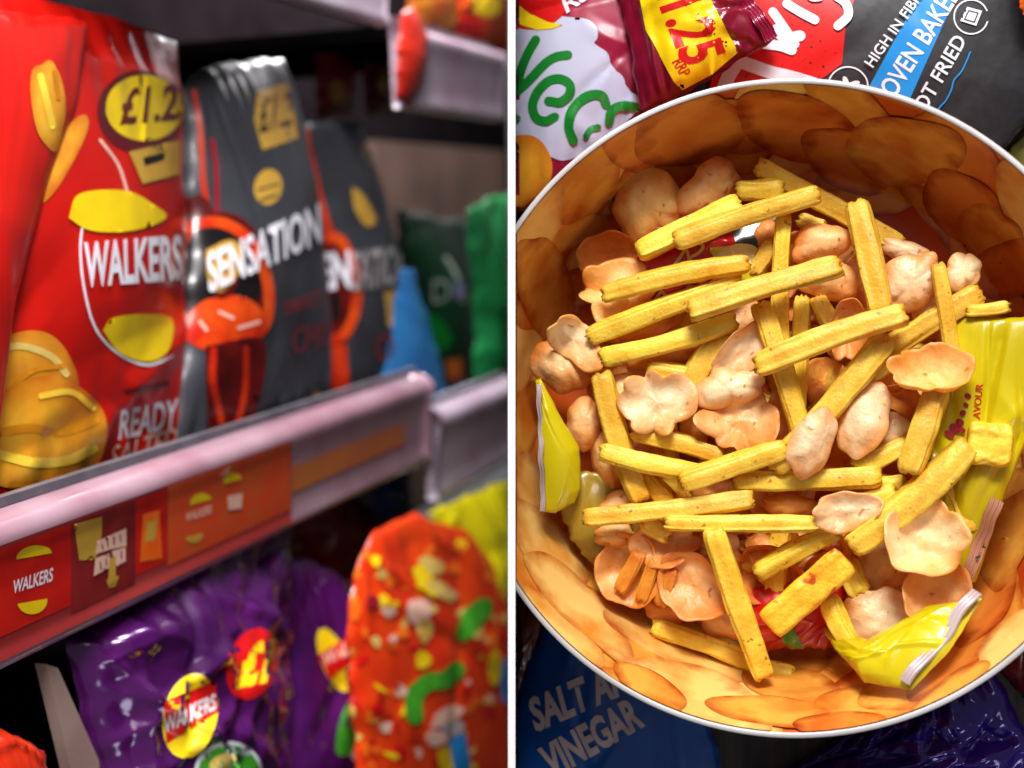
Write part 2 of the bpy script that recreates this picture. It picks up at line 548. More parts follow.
bowl_in = mat('bowl_print_ground', srgb(214, 96, 28), 0.33, srgb(186, 60, 14), 16, 1, 5, coat=0.25)
bowl_white = mat('bowl_rim_white', (0.60, 0.58, 0.57), 0.35, (0.46, 0.43, 0.4), 30, coat=0.3)
zs = np.linspace(0, RIM_Z, 26)
prof = [(0.0005, 0.001), (base_r - 0.004, 0.001)] + [(float(bowl_r(z)) + 0.0005, float(z)) for z in zs[1:]] + \
       [(float(bowl_r(z)) - 0.0009, float(z)) for z in zs[:1:-1]] + [(base_r - 0.006, 0.005), (0.0005, 0.004)]
V, Fc = lathe(prof)
bowl = mk('snack_bowl', *cut_right(V, Fc), bowl_in)
tag(bowl, 'wide round bowl printed with potato crisps, heaped with mixed snacks', 'bowl')
pr = [(RIM_R - 0.0002 + 0.0011 * math.cos(a), RIM_Z + 0.0006 * math.sin(a)) for a in np.linspace(0, 2 * PI, 13)]
V, Fc = lathe(pr, 200)
mkc('rim', *cut_right(V, Fc), bowl_white, bowl)
bb = bvh_of(bowl)
crA = mat('bowl_crisp_print', srgb(236, 168, 66), 0.33, srgb(206, 112, 30), 40, 1, 7, coat=0.25, ramp=(0.42, 0.66), edge=(srgb(168, 66, 16), 1.15, 1.55, 90))
crB = mat('bowl_crisp_print_pale', srgb(244, 202, 112), 0.33, srgb(222, 144, 48), 40, 1, 7, coat=0.25, ramp=(0.45, 0.68), edge=(srgb(186, 90, 26), 1.15, 1.6, 90))
crC = mat('bowl_crisp_print_red', srgb(230, 142, 54), 0.33, srgb(206, 96, 26), 40, 1, 7, coat=0.25, ramp=(0.42, 0.66), edge=(srgb(150, 46, 10), 1.15, 1.55, 90))
art = Art(bb, 'R', 4, 0.00012, 0.000011); art.rmax = RIM_R - 0.0010
r = np.random.RandomState(5)
for k in range(84):                            # ground layer of overlapping crisps round the wall
    a = k * 2 * PI / 42 + r.rand() * 0.1
    rr = (285 if k % 2 else 235) + r.rand() * 35
    if k % 2 == 0: rr = 225 + r.rand() * 40
    x, y = 778 + rr * 1.03 * math.cos(a), 410 + rr * math.sin(a)
    art.add(crisp(x, y, 40 + r.rand() * 26, 17 + r.rand() * 10, math.degrees(a) + 90 + r.uniform(-40, 40), k, 0.16), (crA, crA, crC, crB)[r.randint(4)])
for (x, y, rx, ry, ro, m) in [                 # the crisps one can pick out
    (586, 180, 52, 26, -58, crA), (628, 145, 30, 24, 60, crC), (536, 225, 48, 22, -62, crB), (545, 290, 62, 26, 75, crA), (690, 130, 62, 34, -10, crC),
    (795, 125, 60, 34, 10, crC), (850, 160, 52, 30, 30, crC), (905, 150, 62, 34, 8, crA), (962, 205, 46, 30, 40, crC), (990, 235, 34, 30, 30, crA), (1005, 270, 30, 40, 70, crC),
    (530, 500, 16, 46, -8, crB), (545, 545, 22, 60, -38, crB), (605, 625, 24, 72, -48, crA), (558, 628, 17, 62, -44, crB), (577, 605, 20, 74, -46, crB),
    (690, 645, 26, 88, -68, crB), (702, 700, 30, 78, -68, crB), (650, 690, 18, 40, -60, crA), (794, 688, 52, 20, 10, crA), (872, 706, 60, 22, -4, crA), (905, 690, 50, 20, -14, crA),
    (770, 712, 60, 16, 6, crA), (840, 725, 44, 13, -4, crC), (955, 655, 62, 22, -44, crC), (985, 600, 56, 24, -58, crC), (1008, 540, 56, 22, -72, crA), (1012, 640, 46, 18, -42, crB), (950, 695, 48, 16, -36, crA)]:
    art.add(crisp(x, y, rx, ry, ro, int(x * 7 + y), 0.1), m)
art.build('crisp_print', bowl)
cx_, cy_, _ = project((0, 0, RIM_Z)); print('rim centre px', cx_, cy_)

# ================================================================== packets in the bowl
yfilm = film('yellow_film', (212, 194, 12), (186, 166, 8), 0.3, 0.4)
ofilm = film('olive_foil', (168, 140, 40), (120, 95, 25), 0.35, 0.4)
silver = film('pale_seal_film', (186, 166, 164), (150, 122, 120), 0.3, 0.5)
tanseal = film('tan_seal_film', (190, 140, 110), (165, 110, 80), 0.4, 0.3)
rfilm = film('red_film', (200, 22, 18), (160, 10, 12), 0.25, 0.5)
gfoil = film('dark_green_film', (24, 40, 34), (14, 22, 20), 0.25, 0.5)

pl = plane3((960, 330, 0.050), (1040, 330, 0.058), (960, 560, 0.044))
o, bv = packet('snack_packet', 'opened yellow packet at the right side of the bowl with red print', 'packet',
               top=[(945, 330), (965, 316), (1000, 318), (1040, 316)], right=[(1040, 316), (1032, 430), (1006, 490), (976, 582)], bottom=[(915, 560), (950, 590), (976, 582)],
               left=[(945, 330), (930, 430), (915, 560)], pn=pl, m=yfilm, thick=0.008, seed=4, wr=1.5, jit=0.3, pw=0.4, creases=14, pleat=0.1)
a_ = Art(bv, 'R', 4)
a_.add(text('FLAVOUR', (979, 428), (4, -44), (-7, -1), 0.01), RED)
for (x, y, w, h) in [(968, 396, 5, 4), (966, 405, 4, 3), (963, 413, 4, 5), (960, 422, 6, 5), (955, 428, 9, 6), (950, 434, 8, 5), (962, 430, 5, 4)]:
    a_.add(ell(x, y, w * 0.7, h * 0.7, 30, 12), CRIM)
a_.build('lettering', o)
sl = seal_strip(o, (1004, 502), (973, 582), (-13, -6), plane3((1004, 502, 0.054), (1030, 502, 0.056), (973, 582, 0.052)), tanseal, 40, 3, 0.001)
a2 = Art(bvh_of(sl), 'R', 5)
for i in range(7): a2.add(poly([(981 - i * 0.9 + 4, 541 + i * 2.4), (989 - i * 0.9 + 4, 544.5 + i * 2.4), (988.6 - i * 0.9 + 4, 545.6 + i * 2.4), (980.6 - i * 0.9 + 4, 542.3 + i * 2.4)]), BLACK)
a2.add(poly([(979, 552), (987, 556), (984, 562), (976, 558)]), BLACK)
a2.build('barcode', sl)

pl = plane3((835, 635, 0.046), (982, 598, 0.068), (911, 690, 0.082))
o, bv = packet('snack_packet', 'yellow packet end with a pale seal against the lower right bowl wall', 'packet',
               top=[(822, 628), (870, 640), (930, 606), (982, 598)], right=[(982, 598), (950, 650), (911, 690)], bottom=[(850, 665), (864, 682), (911, 690)], left=[(822, 628), (835, 650), (850, 665)],
               pn=pl, m=yfilm, thick=0.007, seed=9, wr=1.1, jit=0.3, creases=12, pw=0.5, pleat=0.05)
seal_strip(o, (986, 600), (914, 692), (-9, -6), pl, silver, 40, 3, 0.0042)

pl = plane3((540, 390, 0.052), (578, 450, 0.048), (545, 510, 0.052))
o, bv = packet('snack_packet', 'bright yellow packet corner with a crimped silver edge standing by the bowl wall', 'packet',
               top=[(536, 380), (541, 378)], right=[(541, 378), (560, 415), (580, 448), (581, 488), (574, 503)], bottom=[(541, 512), (556, 513), (574, 503)], left=[(536, 380), (538, 450), (541, 512)],
               pn=pl, m=yfilm, thick=0.006, seed=3, nx=40, ny=70, wr=0.5, jit=0.3, creases=4, pleat=0.1)
seal_strip(o, (537, 384), (541, 511), (5, 0), plane3((537, 384, 0.055), (560, 400, 0.055), (541, 511, 0.055)), silver, 60, 2, 0.0015)
pl = plane3((560, 505, 0.038), (620, 520, 0.034), (600, 560, 0.032))
o, bv = packet('snack_packet', 'crumpled olive gold packet piece tucked under the pale crackers at the bowl edge', 'packet',
               top=[(556, 500), (580, 470), (620, 480)], right=[(620, 480), (640, 540), (630, 580)], bottom=[(592, 566), (630, 580)], left=[(556, 500), (572, 540), (592, 566)],
               pn=pl, m=ofilm, thick=0.006, seed=13, nx=40, ny=40, wr=1.5, pleat=0.1)

pl = plane3((640, 240, 0.040), (770, 220, 0.038), (650, 310, 0.042))
o, bv = packet('snack_packet', 'red packet with pale squiggles showing between the upper potato sticks', 'packet', **quad((640, 222), (780, 214), (770, 300), (632, 312)),
               pn=pl, m=rfilm, thick=0.006, seed=21, wr=0.8, pleat=0.1)
a_ = Art(bv, 'R', 4)
a_.add(poly([(728, 218), (778, 214), (774, 244), (738, 250)]), gfoil)
a_.add(poly([(708, 248), (745, 244), (768, 252), (766, 296), (735, 300), (722, 270)]), yfilm)
a_.add(ell(738, 256, 22, 12, -10, 24), PALE)
a_.build('printed_panel', o)
a_ = Art(bv, 'R', 4, 0.0005)
for st in [[(662, 288), (668, 276), (664, 268)], [(672, 268), (680, 258), (686, 250), (690, 262)], [(690, 258), (700, 252), (703, 246), (697, 243)], [(655, 300), (662, 292), (668, 300)], [(680, 296), (690, 286), (695, 292)], [(700, 282), (712, 276)]]:
    a_.add(stroke(st, 3.2), PALE)
a_.build('lettering', o)
pl = plane3((750, 600, 0.036), (840, 600, 0.036), (790, 660, 0.034))
o, bv = packet('snack_packet', 'glossy red packet with a green corner under the broad ridged stick', 'packet', **quad((735, 590), (850, 575), (838, 648), (760, 650)),
               pn=pl, m=rfilm, thick=0.008, seed=8, wr=0.7, pleat=0.1)
a_ = Art(bv, 'R', 4)
a_.add(poly([(780, 630), (792, 626), (806, 652), (786, 652)]), LGREEN)
a_.build('printed_panel', o)

# ================================================================== sticks and shells
stick_m = mat('potato_stick', srgb(250, 212, 74), 0.48, srgb(230, 172, 34), 110, 1, 8, 0.4, 700, sss=0.3, edge=(srgb(206, 140, 28), 1.1, 1.7, 200), speck=(srgb(190, 124, 26), 380, 0.7), rand=0.10)
stick_o = mat('toasted_stick', srgb(226, 150, 40), 0.55, srgb(204, 108, 20), 130, 1, 8, 0.4, 700, sss=0.3, rand=0.08)
stick_red = mat('red_specked_stick', srgb(252, 206, 52), 0.48, srgb(232, 164, 18), 110, 1, 8, 0.4, 700, sss=0.3, edge=(srgb(206, 140, 28), 1.1, 1.7, 200), speck=(srgb(212, 84, 22), 170, 0.64))
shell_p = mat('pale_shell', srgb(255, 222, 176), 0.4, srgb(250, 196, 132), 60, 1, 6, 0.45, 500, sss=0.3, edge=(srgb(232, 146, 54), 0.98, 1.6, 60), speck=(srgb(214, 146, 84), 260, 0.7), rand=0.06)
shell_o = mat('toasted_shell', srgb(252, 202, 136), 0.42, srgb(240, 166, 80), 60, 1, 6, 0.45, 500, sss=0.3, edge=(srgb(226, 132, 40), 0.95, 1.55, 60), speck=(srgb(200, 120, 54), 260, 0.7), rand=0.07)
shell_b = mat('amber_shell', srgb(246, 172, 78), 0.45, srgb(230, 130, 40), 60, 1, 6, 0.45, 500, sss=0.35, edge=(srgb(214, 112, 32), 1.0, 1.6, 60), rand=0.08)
STICKM = {'y': stick_m, 'o': stick_o, 'r': stick_red}; SHELLM = {'p': shell_p, 'o': shell_o, 'b': shell_b}
LZ = lambda l: 0.026 + 0.0085 * l


def vnoise(P, sc, seed):
    r = np.random.RandomState(seed); out = 0
    for k in range(6):
        d = r.randn(3); d /= np.linalg.norm(d)
        out = out + np.sin(P @ d * sc * (0.6 + r.rand() * 1.2) + r.rand() * 6.3)
    return out / 3.2


def stick(label, x0, y0, x1, y1, w, l0, l1=None, m='y', ridge=4, flat=0.85, seed=0, group='potato sticks heaped in the bowl'):
    l1 = l0 if l1 is None else l1
    A = at_z(x0, y0, LZ(l0)); B = at_z(x1, y1, LZ(l1))
    ax = B - A; ln = np.linalg.norm(ax); ax = ax / ln
    up = np.array([0, 0, 1.0]); sd = np.cross(up, ax); sd /= np.linalg.norm(sd); up = np.cross(ax, sd)
    r = np.random.RandomState(seed + int(x0 * 3 + y0))
    W = (0.80 + 0.16 * r.rand()) * w * (CH - LZ((l0 + l1) / 2)) * cb / F / 2
    n, k = max(14, int(ln / 0.0018)), 32
    bend = r.uniform(-1, 1) * 0.035 * ln; bend2 = r.uniform(-0.4, 1) * 0.02 * ln; roll = r.uniform(-0.35, 0.35)
    V = []
    th = np.linspace(0, 2 * PI, k, endpoint=False)
    pw = 0.54
    sx = np.sign(np.cos(th)) * np.abs(np.cos(th)) ** pw; sy = np.sign(np.sin(th)) * np.abs(np.sin(th)) ** pw
    rd = 1 + 0.07 * np.cos(th * ridge * 2 + 1) + 0.05 * r.randn(k) * 0.8
    rd2 = r.randn(k) * 0.04
    for i in range(n):
        t = i / (n - 1)
        tap = 1 - 0.08 * (abs(2 * t - 1) ** 6) + 0.04 * math.sin(t * 7 + seed)
        if i in (0, n - 1): tap *= 0.90
        c = A + ax * ln * t + sd * bend * math.sin(PI * t) + up * bend2 * math.sin(PI * t)
        a = roll + 0.12 * math.sin(t * 4)
        X = sx * math.cos(a) - sy * flat * math.sin(a); Y = sx * math.sin(a) + sy * flat * math.cos(a)
        V.append(c + (sd * X[:, None] + up * Y[:, None]) * (W * tap * (rd + rd2 * math.sin(t * 5 + 1)))[:, None])
    V = np.array(V).reshape(-1, 3)
    cen = np.repeat(np.array([A + ax * ln * i / (n - 1) for i in range(n)]), k, 0)
    dv = V - cen
    V = V + dv * (0.045 * vnoise(V, 420, seed + 7) + 0.012 * vnoise(V, 1500, seed + 3))[:, None]
    endj = r.randn(k) * 0.0005
    V[:k] -= ax * endj[:, None]; V[-k:] += ax * endj[:, None]
    Fc = [(i * k + j, i * k + (j + 1) % k, i * k + k + (j + 1) % k, i * k + k + j) for i in range(n - 1) for j in range(k)]
    V = list(V)
    for e, sg in ((0, -1), (n - 1, 1)):
        cc = np.mean(V[e * k:(e + 1) * k], 0)
        i1 = len(V)
        for j in range(k): V.append(cc + (V[e * k + j] - cc) * 0.72 + ax * sg * (0.0004 + r.randn() * 0.0004))
        V.append(cc + ax * sg * 0.0003)
        for j in range(k):
            j2 = (j + 1) % k
            f1 = (e * k + j, e * k + j2, i1 + j2, i1 + j); f2 = (i1 + j, i1 + j2, i1 + k)
            Fc += [f1[::-1], f2[::-1]] if sg < 0 else [f1, f2]
    V = np.array(V); tt = np.clip(((V - A) @ ax) / ln, 0, 1)
    o = mk('potato_stick', V, Fc, STICKM[m], attr=np.abs(2 * tt - 1) ** 6 * 0.9); tag(o, label, 'potato stick', group)
    return o


def slab(label, x0, y0, x1, y1, w, l0, l1=None, m='y', lobes=3, seed=0):
    """a broad snack stick pressed from several ridges side by side"""
    l1 = l0 if l1 is None else l1
    A = at_z(x0, y0, LZ(l0)); B = at_z(x1, y1, LZ(l1)); ax = B - A; ln = np.linalg.norm(ax); ax /= ln
    up = np.array([0, 0, 1.0]); sd = np.cross(up, ax); sd /= np.linalg.norm(sd); up = np.cross(ax, sd)
    W = w * (CH - LZ(l0)) * cb / F / 2
    n, k = max(16, int(ln / 0.0016)), 72
    th = np.linspace(0, 2 * PI, k, endpoint=False)
    X = np.sign(np.cos(th)) * np.abs(np.cos(th)) ** 0.5
    yy = np.sign(np.sin(th)) * np.abs(np.sin(th)) ** 0.5 * (0.36 + 0.10 * np.abs(np.sin((X + 1) / 2 * lobes * PI)))
    V = np.array([A + ax * ln * i / (n - 1) + (sd * X[:, None] + up * yy[:, None]) * W * (1 - 0.06 * abs(2 * i / (n - 1) - 1) ** 6 + 0.03 * math.sin(i * 0.7)) for i in range(n)]).reshape(-1, 3)
    V = V + up * (0.0004 * vnoise(V, 900, seed) + 0.0003 * vnoise(V, 2200, seed + 5))[:, None]
    Fc = [(i * k + j, i * k + (j + 1) % k, i * k + k + (j + 1) % k, i * k + k + j) for i in range(n - 1) for j in range(k)]
    V = list(V)
    for e, sg in ((0, -1), (n - 1, 1)):
        cc = np.mean(V[e * k:(e + 1) * k], 0); i1 = len(V)
        for j in range(k): V.append(cc + (V[e * k + j] - cc) * 0.6 + ax * sg * 0.0008)
        V.append(cc + ax * sg * 0.0003)
        for j in range(k):
            j2 = (j + 1) % k
            f1 = (e * k + j, e * k + j2, i1 + j2, i1 + j); f2 = (i1 + j, i1 + j2, i1 + k)
            Fc += [f1[::-1], f2[::-1]] if sg < 0 else [f1, f2]
    V = np.array(V); tt = np.clip(((V - A) @ ax) / ln, 0, 1)
    o = mk('ridged_snack_stick', V, Fc, STICKM[m], attr=np.abs(2 * tt - 1) ** 6 * 0.9); tag(o, label, 'ridged stick')
    return o


def shell(label, x, y, rx, ry, rot, kind, l, tone='p', lobes=5, la=0.1, cup=0.5, tilt=0, tdir=0, seed=0, group='prawn cracker shells heaped in the bowl', name='cracker_shell'):
    r = np.random.RandomState(seed + int(x * 5 + y * 3))
    P = at_z(x, y, LZ(l)); sc = (CH - LZ(l)) * cb / F
    n, k = 56, 13
    th = np.linspace(0, 2 * PI, n, endpoint=False)
    ph = r.rand() * 6.28
    warp = th + 0.45 * np.sin(th + r.rand() * 6.3) + 0.25 * np.sin(2 * th + r.rand() * 6.3)
    lob = np.abs(np.sin(warp * lobes / 2 + ph)) ** 0.75
    edge = 1 - la * 0.9 + la * 1.5 * lob + 0.07 * np.sin(2 * th + r.rand() * 6) + 0.05 * np.sin(3 * th + r.rand() * 6) + 0.025 * np.sin(6 * th + r.rand() * 6) + 0.02 * np.sin(9 * th + r.rand() * 6)
    R = (rx + ry) / 2 * sc
    top, ed = [], []
    for i in range(k):
        q = (i + 0.001) / (k - 1)
        u = np.cos(th) * edge * q; v = np.sin(th) * edge * q
        if kind == 'dome': z = cup * 0.78 * (1 - q ** 2.6) - cup * 0.4 + 0.20 * np.clip((q - 0.72) / 0.28, 0, 1) ** 2 * (0.6 + 0.4 * np.sin(2 * th + ph))
        elif kind == 'cup': z = cup * q ** 2.4 - cup * 0.5 + 0.10 * q ** 3 * np.sin(th * lobes + ph)
        elif kind == 'fold': z = cup * (np.abs(u) ** 1.5) - cup * 0.5 + 0.08 * q * np.sin(3 * th + ph)
        else: z = cup * (0.5 * q ** 2 - 0.25) + 0.20 * q ** 2 * np.sin(warp * max(2, lobes - 2) + ph) * (0.4 + cup) + 0.10 * np.cos(q * 7) * (1 - q)
        cre = (lob - 0.6) * la * 0.9 * q ** 2.2      # lobes swell, grooves between them
        z = z + cre
        top.append(np.stack([u * rx * sc, v * ry * sc, z * R], 1)); ed.append(np.full(n, q))
    top = np.array(top).reshape(-1, 3); ed = np.array(ed).reshape(-1)
    top[:, 2] += R * (0.09 * vnoise(top, 210, seed + 11) + 0.045 * vnoise(top, 480, seed + 2) + 0.02 * vnoise(top, 1000, seed + 5))
    thick = 0.0019 * (1 - 0.6 * ed ** 5)
    bot = top.copy(); bot[:, 2] -= thick
    top[:, 2] += 0.0004 * (ed < 0.99)
    # rounded rim ring
    rimv = (top[-n:] + bot[-n:]) / 2; cen = rimv.mean(0); rimv = cen + (rimv - cen) * 1.018
    V = np.vstack([top, bot, rimv]); N = n * k
    att = np.r_[ed, ed, np.ones(n)]
    Fc = []
    for i in range(k - 1):
        for j in range(n):
            j2 = (j + 1) % n
            f = (i * n + j, (i + 1) * n + j, (i + 1) * n + j2, i * n + j2)
            Fc.append(f); Fc.append(tuple(N + q for q in f[::-1]))
    for j in range(n):
        j2 = (j + 1) % n; a = (k - 1) * n
        Fc.append((a + j, 2 * N + j, 2 * N + j2, a + j2)); Fc.append((2 * N + j, N + a + j, N + a + j2, 2 * N + j2))
    M = (Matrix.Rotation(math.radians(tilt), 3, Vector((math.cos(math.radians(tdir)), math.sin(math.radians(tdir)), 0))) @ Matrix.Rotation(math.radians(-rot), 3, 'Z'))
    V = V @ np.array(M).T + P
    o = mk(name, V, Fc, SHELLM[tone], attr=att); tag(o, label, 'cracker shell' if name == 'cracker_shell' else 'snack piece', group)
    return o


# --- filler under the heap
r = np.random.RandomState(2)
for k in range(46):
    a = r.rand() * 2 * PI; q = math.sqrt(r.rand())
    x, y = 772 + 172 * q * math.cos(a), 430 + 190 * q * math.sin(a)
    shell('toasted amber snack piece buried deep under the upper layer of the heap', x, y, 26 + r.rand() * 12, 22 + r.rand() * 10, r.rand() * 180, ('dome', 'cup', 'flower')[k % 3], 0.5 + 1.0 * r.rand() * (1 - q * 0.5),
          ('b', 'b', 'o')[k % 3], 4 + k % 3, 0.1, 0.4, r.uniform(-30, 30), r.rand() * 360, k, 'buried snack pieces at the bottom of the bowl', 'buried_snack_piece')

r = np.random.RandomState(12)
for k in range(30):
    a = r.rand() * 2 * PI; q = 0.95 * math.sqrt(r.rand())
    x, y = 775 + 165 * q * math.cos(a), 432 + 185 * q * math.sin(a); b_ = r.rand() * PI; L_ = 28 + r.rand() * 40
    lz = 0.5 + 1.1 * r.rand() * (1.1 - q)
    stick('short potato stick buried deep between the larger pieces of the heap', x - L_ * math.cos(b_), y - L_ * math.sin(b_), x + L_ * math.cos(b_), y + L_ * math.sin(b_), 21, lz, lz + 0.3, 'y' if k % 3 else 'o', seed=200 + k, group='potato sticks buried in the heap')

# --- shells
SH = [
 ('big puffy brown tan cracker at the upper left of the heap', 648, 208, 38, 36, 10, 'dome', 1.8, 'o', 5, .12, .7, 10, 0),
 ('upright folded cracker beside the top stick stub, near the upper bowl wall', 712, 190, 38, 24, -52, 'dome', 1.8, 'o', 3, .08, .9, 25, 60),
 ('shaded hollow cracker behind the lobed flower cracker on the left', 612, 258, 35, 27, 10, 'cup', 0.8, 'b', 4, .06, .6, 15, 0),
 ('knobbly flower cracker crossed by the uppermost left stick', 620, 292, 40, 32, -10, 'flower', 2.3, 'o', 5, .16, .6, -12, 0),
 ('small folded cracker lying on the smooth round one at the left edge', 574, 342, 31, 22, 48, 'fold', 3.0, 'p', 3, .08, .8, 20, 40),
 ('smooth round cracker at the far left under a folded one', 564, 364, 33, 30, 20, 'dome', 2.0, 'o', 3, .05, .8, 0, 0),
 ('curled crescent cracker beside the bright yellow packet corner', 584, 423, 17, 29, 10, 'dome', 2.0, 'o', 2, .12, 1.0, 10, 90),
 ('rounded cracker under the left end of the middle left stick', 609, 458, 18, 34, -10, 'dome', 1.6, 'o', 3, .08, .9, 0, 0),
 ('pale flower cracker lying face up left of the centre', 657, 402, 36, 33, 0, 'flower', 3.6, 'p', 6, .14, .4, 0, 0),
 ('scalloped brown dish cracker left of the centre, below the pale pair', 741, 420, 38, 33, 5, 'flower', 3.0, 'o', 6, .14, .8, -8, 0),
 ('long pale pink cracker standing beside the crossing sticks at the centre', 738, 352, 34, 20, -48, 'flower', 3.0, 'p', 3, .1, .8, 20, 40),
 ('pale lobed cracker just above the scalloped brown dish', 728, 388, 33, 20, -12, 'dome', 3.2, 'p', 4, .14, .7, 0, 0),
 ('smooth oval shell lying on the crossing sticks at the centre', 813, 444, 37, 23, -62, 'dome', 4.6, 'p', 2, .04, .55, 22, 60),
 ('broad pinkish oval cracker right of the centre', 863, 419, 37, 26, -68, 'dome', 3.6, 'p', 3, .07, .5, -18, 60),
 ('small pink cracker half hidden behind the broad oval one', 891, 432, 22, 16, -60, 'dome', 2.4, 'p', 3, .06, .6, 0, 0),
 ('cupped cracker with a raised three lobed back at the right', 931, 374, 37, 27, 0, 'cup', 4.3, 'o', 5, .14, .9, -32, 0),
 ('angular pink cracker at the upper right between two upright sticks', 910, 283, 36, 24, -42, 'dome', 3.0, 'p', 4, .12, .6, 10, 0),
 ('small dim cracker at the right under the upper bowl wall', 962, 272, 19, 18, -40, 'dome', 2.0, 'p', 4, .12, .6, 0, 0),
 ('narrow shaded cracker tucked above the angular pink one', 904, 250, 24, 11, 18, 'dome', 1.5, 'p', 4, .12, .6, 0, 0),
 ('pale sliver of cracker between the angular one and the slanting stick', 928, 308, 18, 14, -50, 'dome', 2.0, 'p', 3, .1, .5, 0, 0),
 ('puffy two lobed cracker under the upper right stick', 821, 243, 27, 21, -22, 'dome', 2.8, 'o', 3, .14, .9, 0, 0),
 ('rounded cracker at the right end of the long central top stick', 828, 279, 28, 23, 15, 'dome', 2.4, 'o', 3, .08, .8, 0, 0),
 ('curled orange rimmed cracker right of the crossing sticks', 848, 327, 21, 32, 10, 'cup', 2.2, 'o', 4, .1, .9, 20, 20),
 ('folded orange cracker below the long crossing stick', 824, 382, 22, 24, 15, 'fold', 1.7, 'b', 4, .12, .8, 0, 0),
 ('pinkish cracker piece under the central top stick', 742, 322, 20, 24, 10, 'dome', 1.8, 'o', 4, .1, .5, 0, 0),
 ('pale knobbly cracker on the lower middle sticks', 846, 511, 33, 20, -8, 'flower', 3.8, 'p', 4, .08, .9, 0, 0),
 ('wavy dish cracker with a pinched centre at the lower right', 925, 538, 41, 37, -25, 'flower', 4.2, 'p', 4, .10, 1.1, -15, 20),
 ('round deep cup cracker at the lower right', 937, 597, 35, 33, 0, 'cup', 3.6, 'o', 3, .03, .9, -12, 0),
 ('large smooth dome cracker near the yellow packet end', 884, 622, 37, 35, 0, 'dome', 2.2, 'p', 4, .05, .6, 0, 0),
 ('shaded flat cracker between the ridged stick and the wavy dish', 882, 566, 28, 27, 0, 'dome', 1.4, 'o', 4, .06, .4, 0, 0),
 ('smooth brown dish cracker left of the lower upright stick', 696, 587, 38, 34, 25, 'cup', 2.6, 'o', 3, .05, .5, -10, 30),
 ('open brown cracker holding ridged toasted pieces at the lower left', 630, 570, 36, 35, 10, 'cup', 1.7, 'o', 5, .08, .6, 0, 0),
 ('crumpled brown cracker above the smooth brown dish', 663, 542, 34, 24, -10, 'flower', 2.2, 'o', 5, .14, .7, 0, 0),
 ('curved shell rim under the short lower stick', 768, 572, 34, 32, 0, 'cup', 1.2, 'b', 3, .05, .9, 10, 0),
 ('small brown cracker behind the top of the lower upright stick', 716, 549, 26, 18, 0, 'dome', 2.0, 'o', 4, .12, .6, 0, 0),
 ('orange cracker tip under the lower upright stick', 724, 626, 24, 14, 15, 'dome', 1.0, 'o', 3, .12, .5, 0, 0),
 ('dark cracker tip at the lower left edge of the heap', 664, 612, 22, 14, 15, 'dome', 0.9, 'b', 4, .12, .5, 0, 0),
 ('orange cracker between the slanting stick and the three lobed cup', 894, 372, 20, 22, 0, 'fold', 2.2, 'b', 3, .1, .8, 0, 0),
 ('toasted curl under the three lobed cup cracker', 906, 401, 24, 14, 15, 'cup', 1.9, 'b', 4, .1, .8, 0, 0),
 ('brown crescent cracker beside the pale knobbly one', 790, 506, 28, 12, 3, 'dome', 2.2, 'b', 3, .06, .8, 0, 0),
 ('brown cracker under the left tip of the lower left stick', 614, 535, 20, 13, 0, 'dome', 1.8, 'o', 4, .1, .6, 0, 0),
 ('pinkish cracker above the left tip of the lower left stick', 618, 504, 20, 13, -15, 'dome', 2.0, 'o', 4, .1, .6, 0, 0),
 ('shaded cracker beside the olive packet piece', 607, 484, 19, 14, 15, 'dome', 1.2, 'o', 4, .1, .6, 0, 0),
 ('amber cracker below the pale flower cracker', 694, 425, 16, 24, 0, 'dome', 1.8, 'b', 4, .1, .6, 0, 0),
 ('amber cracker right of the scalloped brown dish', 781, 418, 16, 26, 0, 'dome', 1.9, 'b', 4, .1, .6, 0, 0),
 ('orange cracker edge left of the pale flower cracker', 622, 393, 14, 20, 0, 'dome', 2.2, 'o', 4, .1, .6, 0, 0),
 ('brown cracker under the third left stick', 664, 357, 34, 13, -12, 'dome', 1.9, 'b', 4, .1, .6, 0, 0),
 ('brown cracker sandwiched between the left parallel sticks', 642, 328, 34, 13, -18, 'dome', 2.0, 'b', 4, .1, .6, 0, 0),
 ('brown cracker behind the upright stick near the red packet', 767, 236, 12, 17, 0, 'dome', 1.9, 'b', 4, .1, .6, 0, 0),
]
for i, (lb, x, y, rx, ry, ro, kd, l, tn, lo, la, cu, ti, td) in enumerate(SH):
    shell(lb, x, y, rx, ry, ro, kd, l, tn, lo, la, cu, ti, td, i)

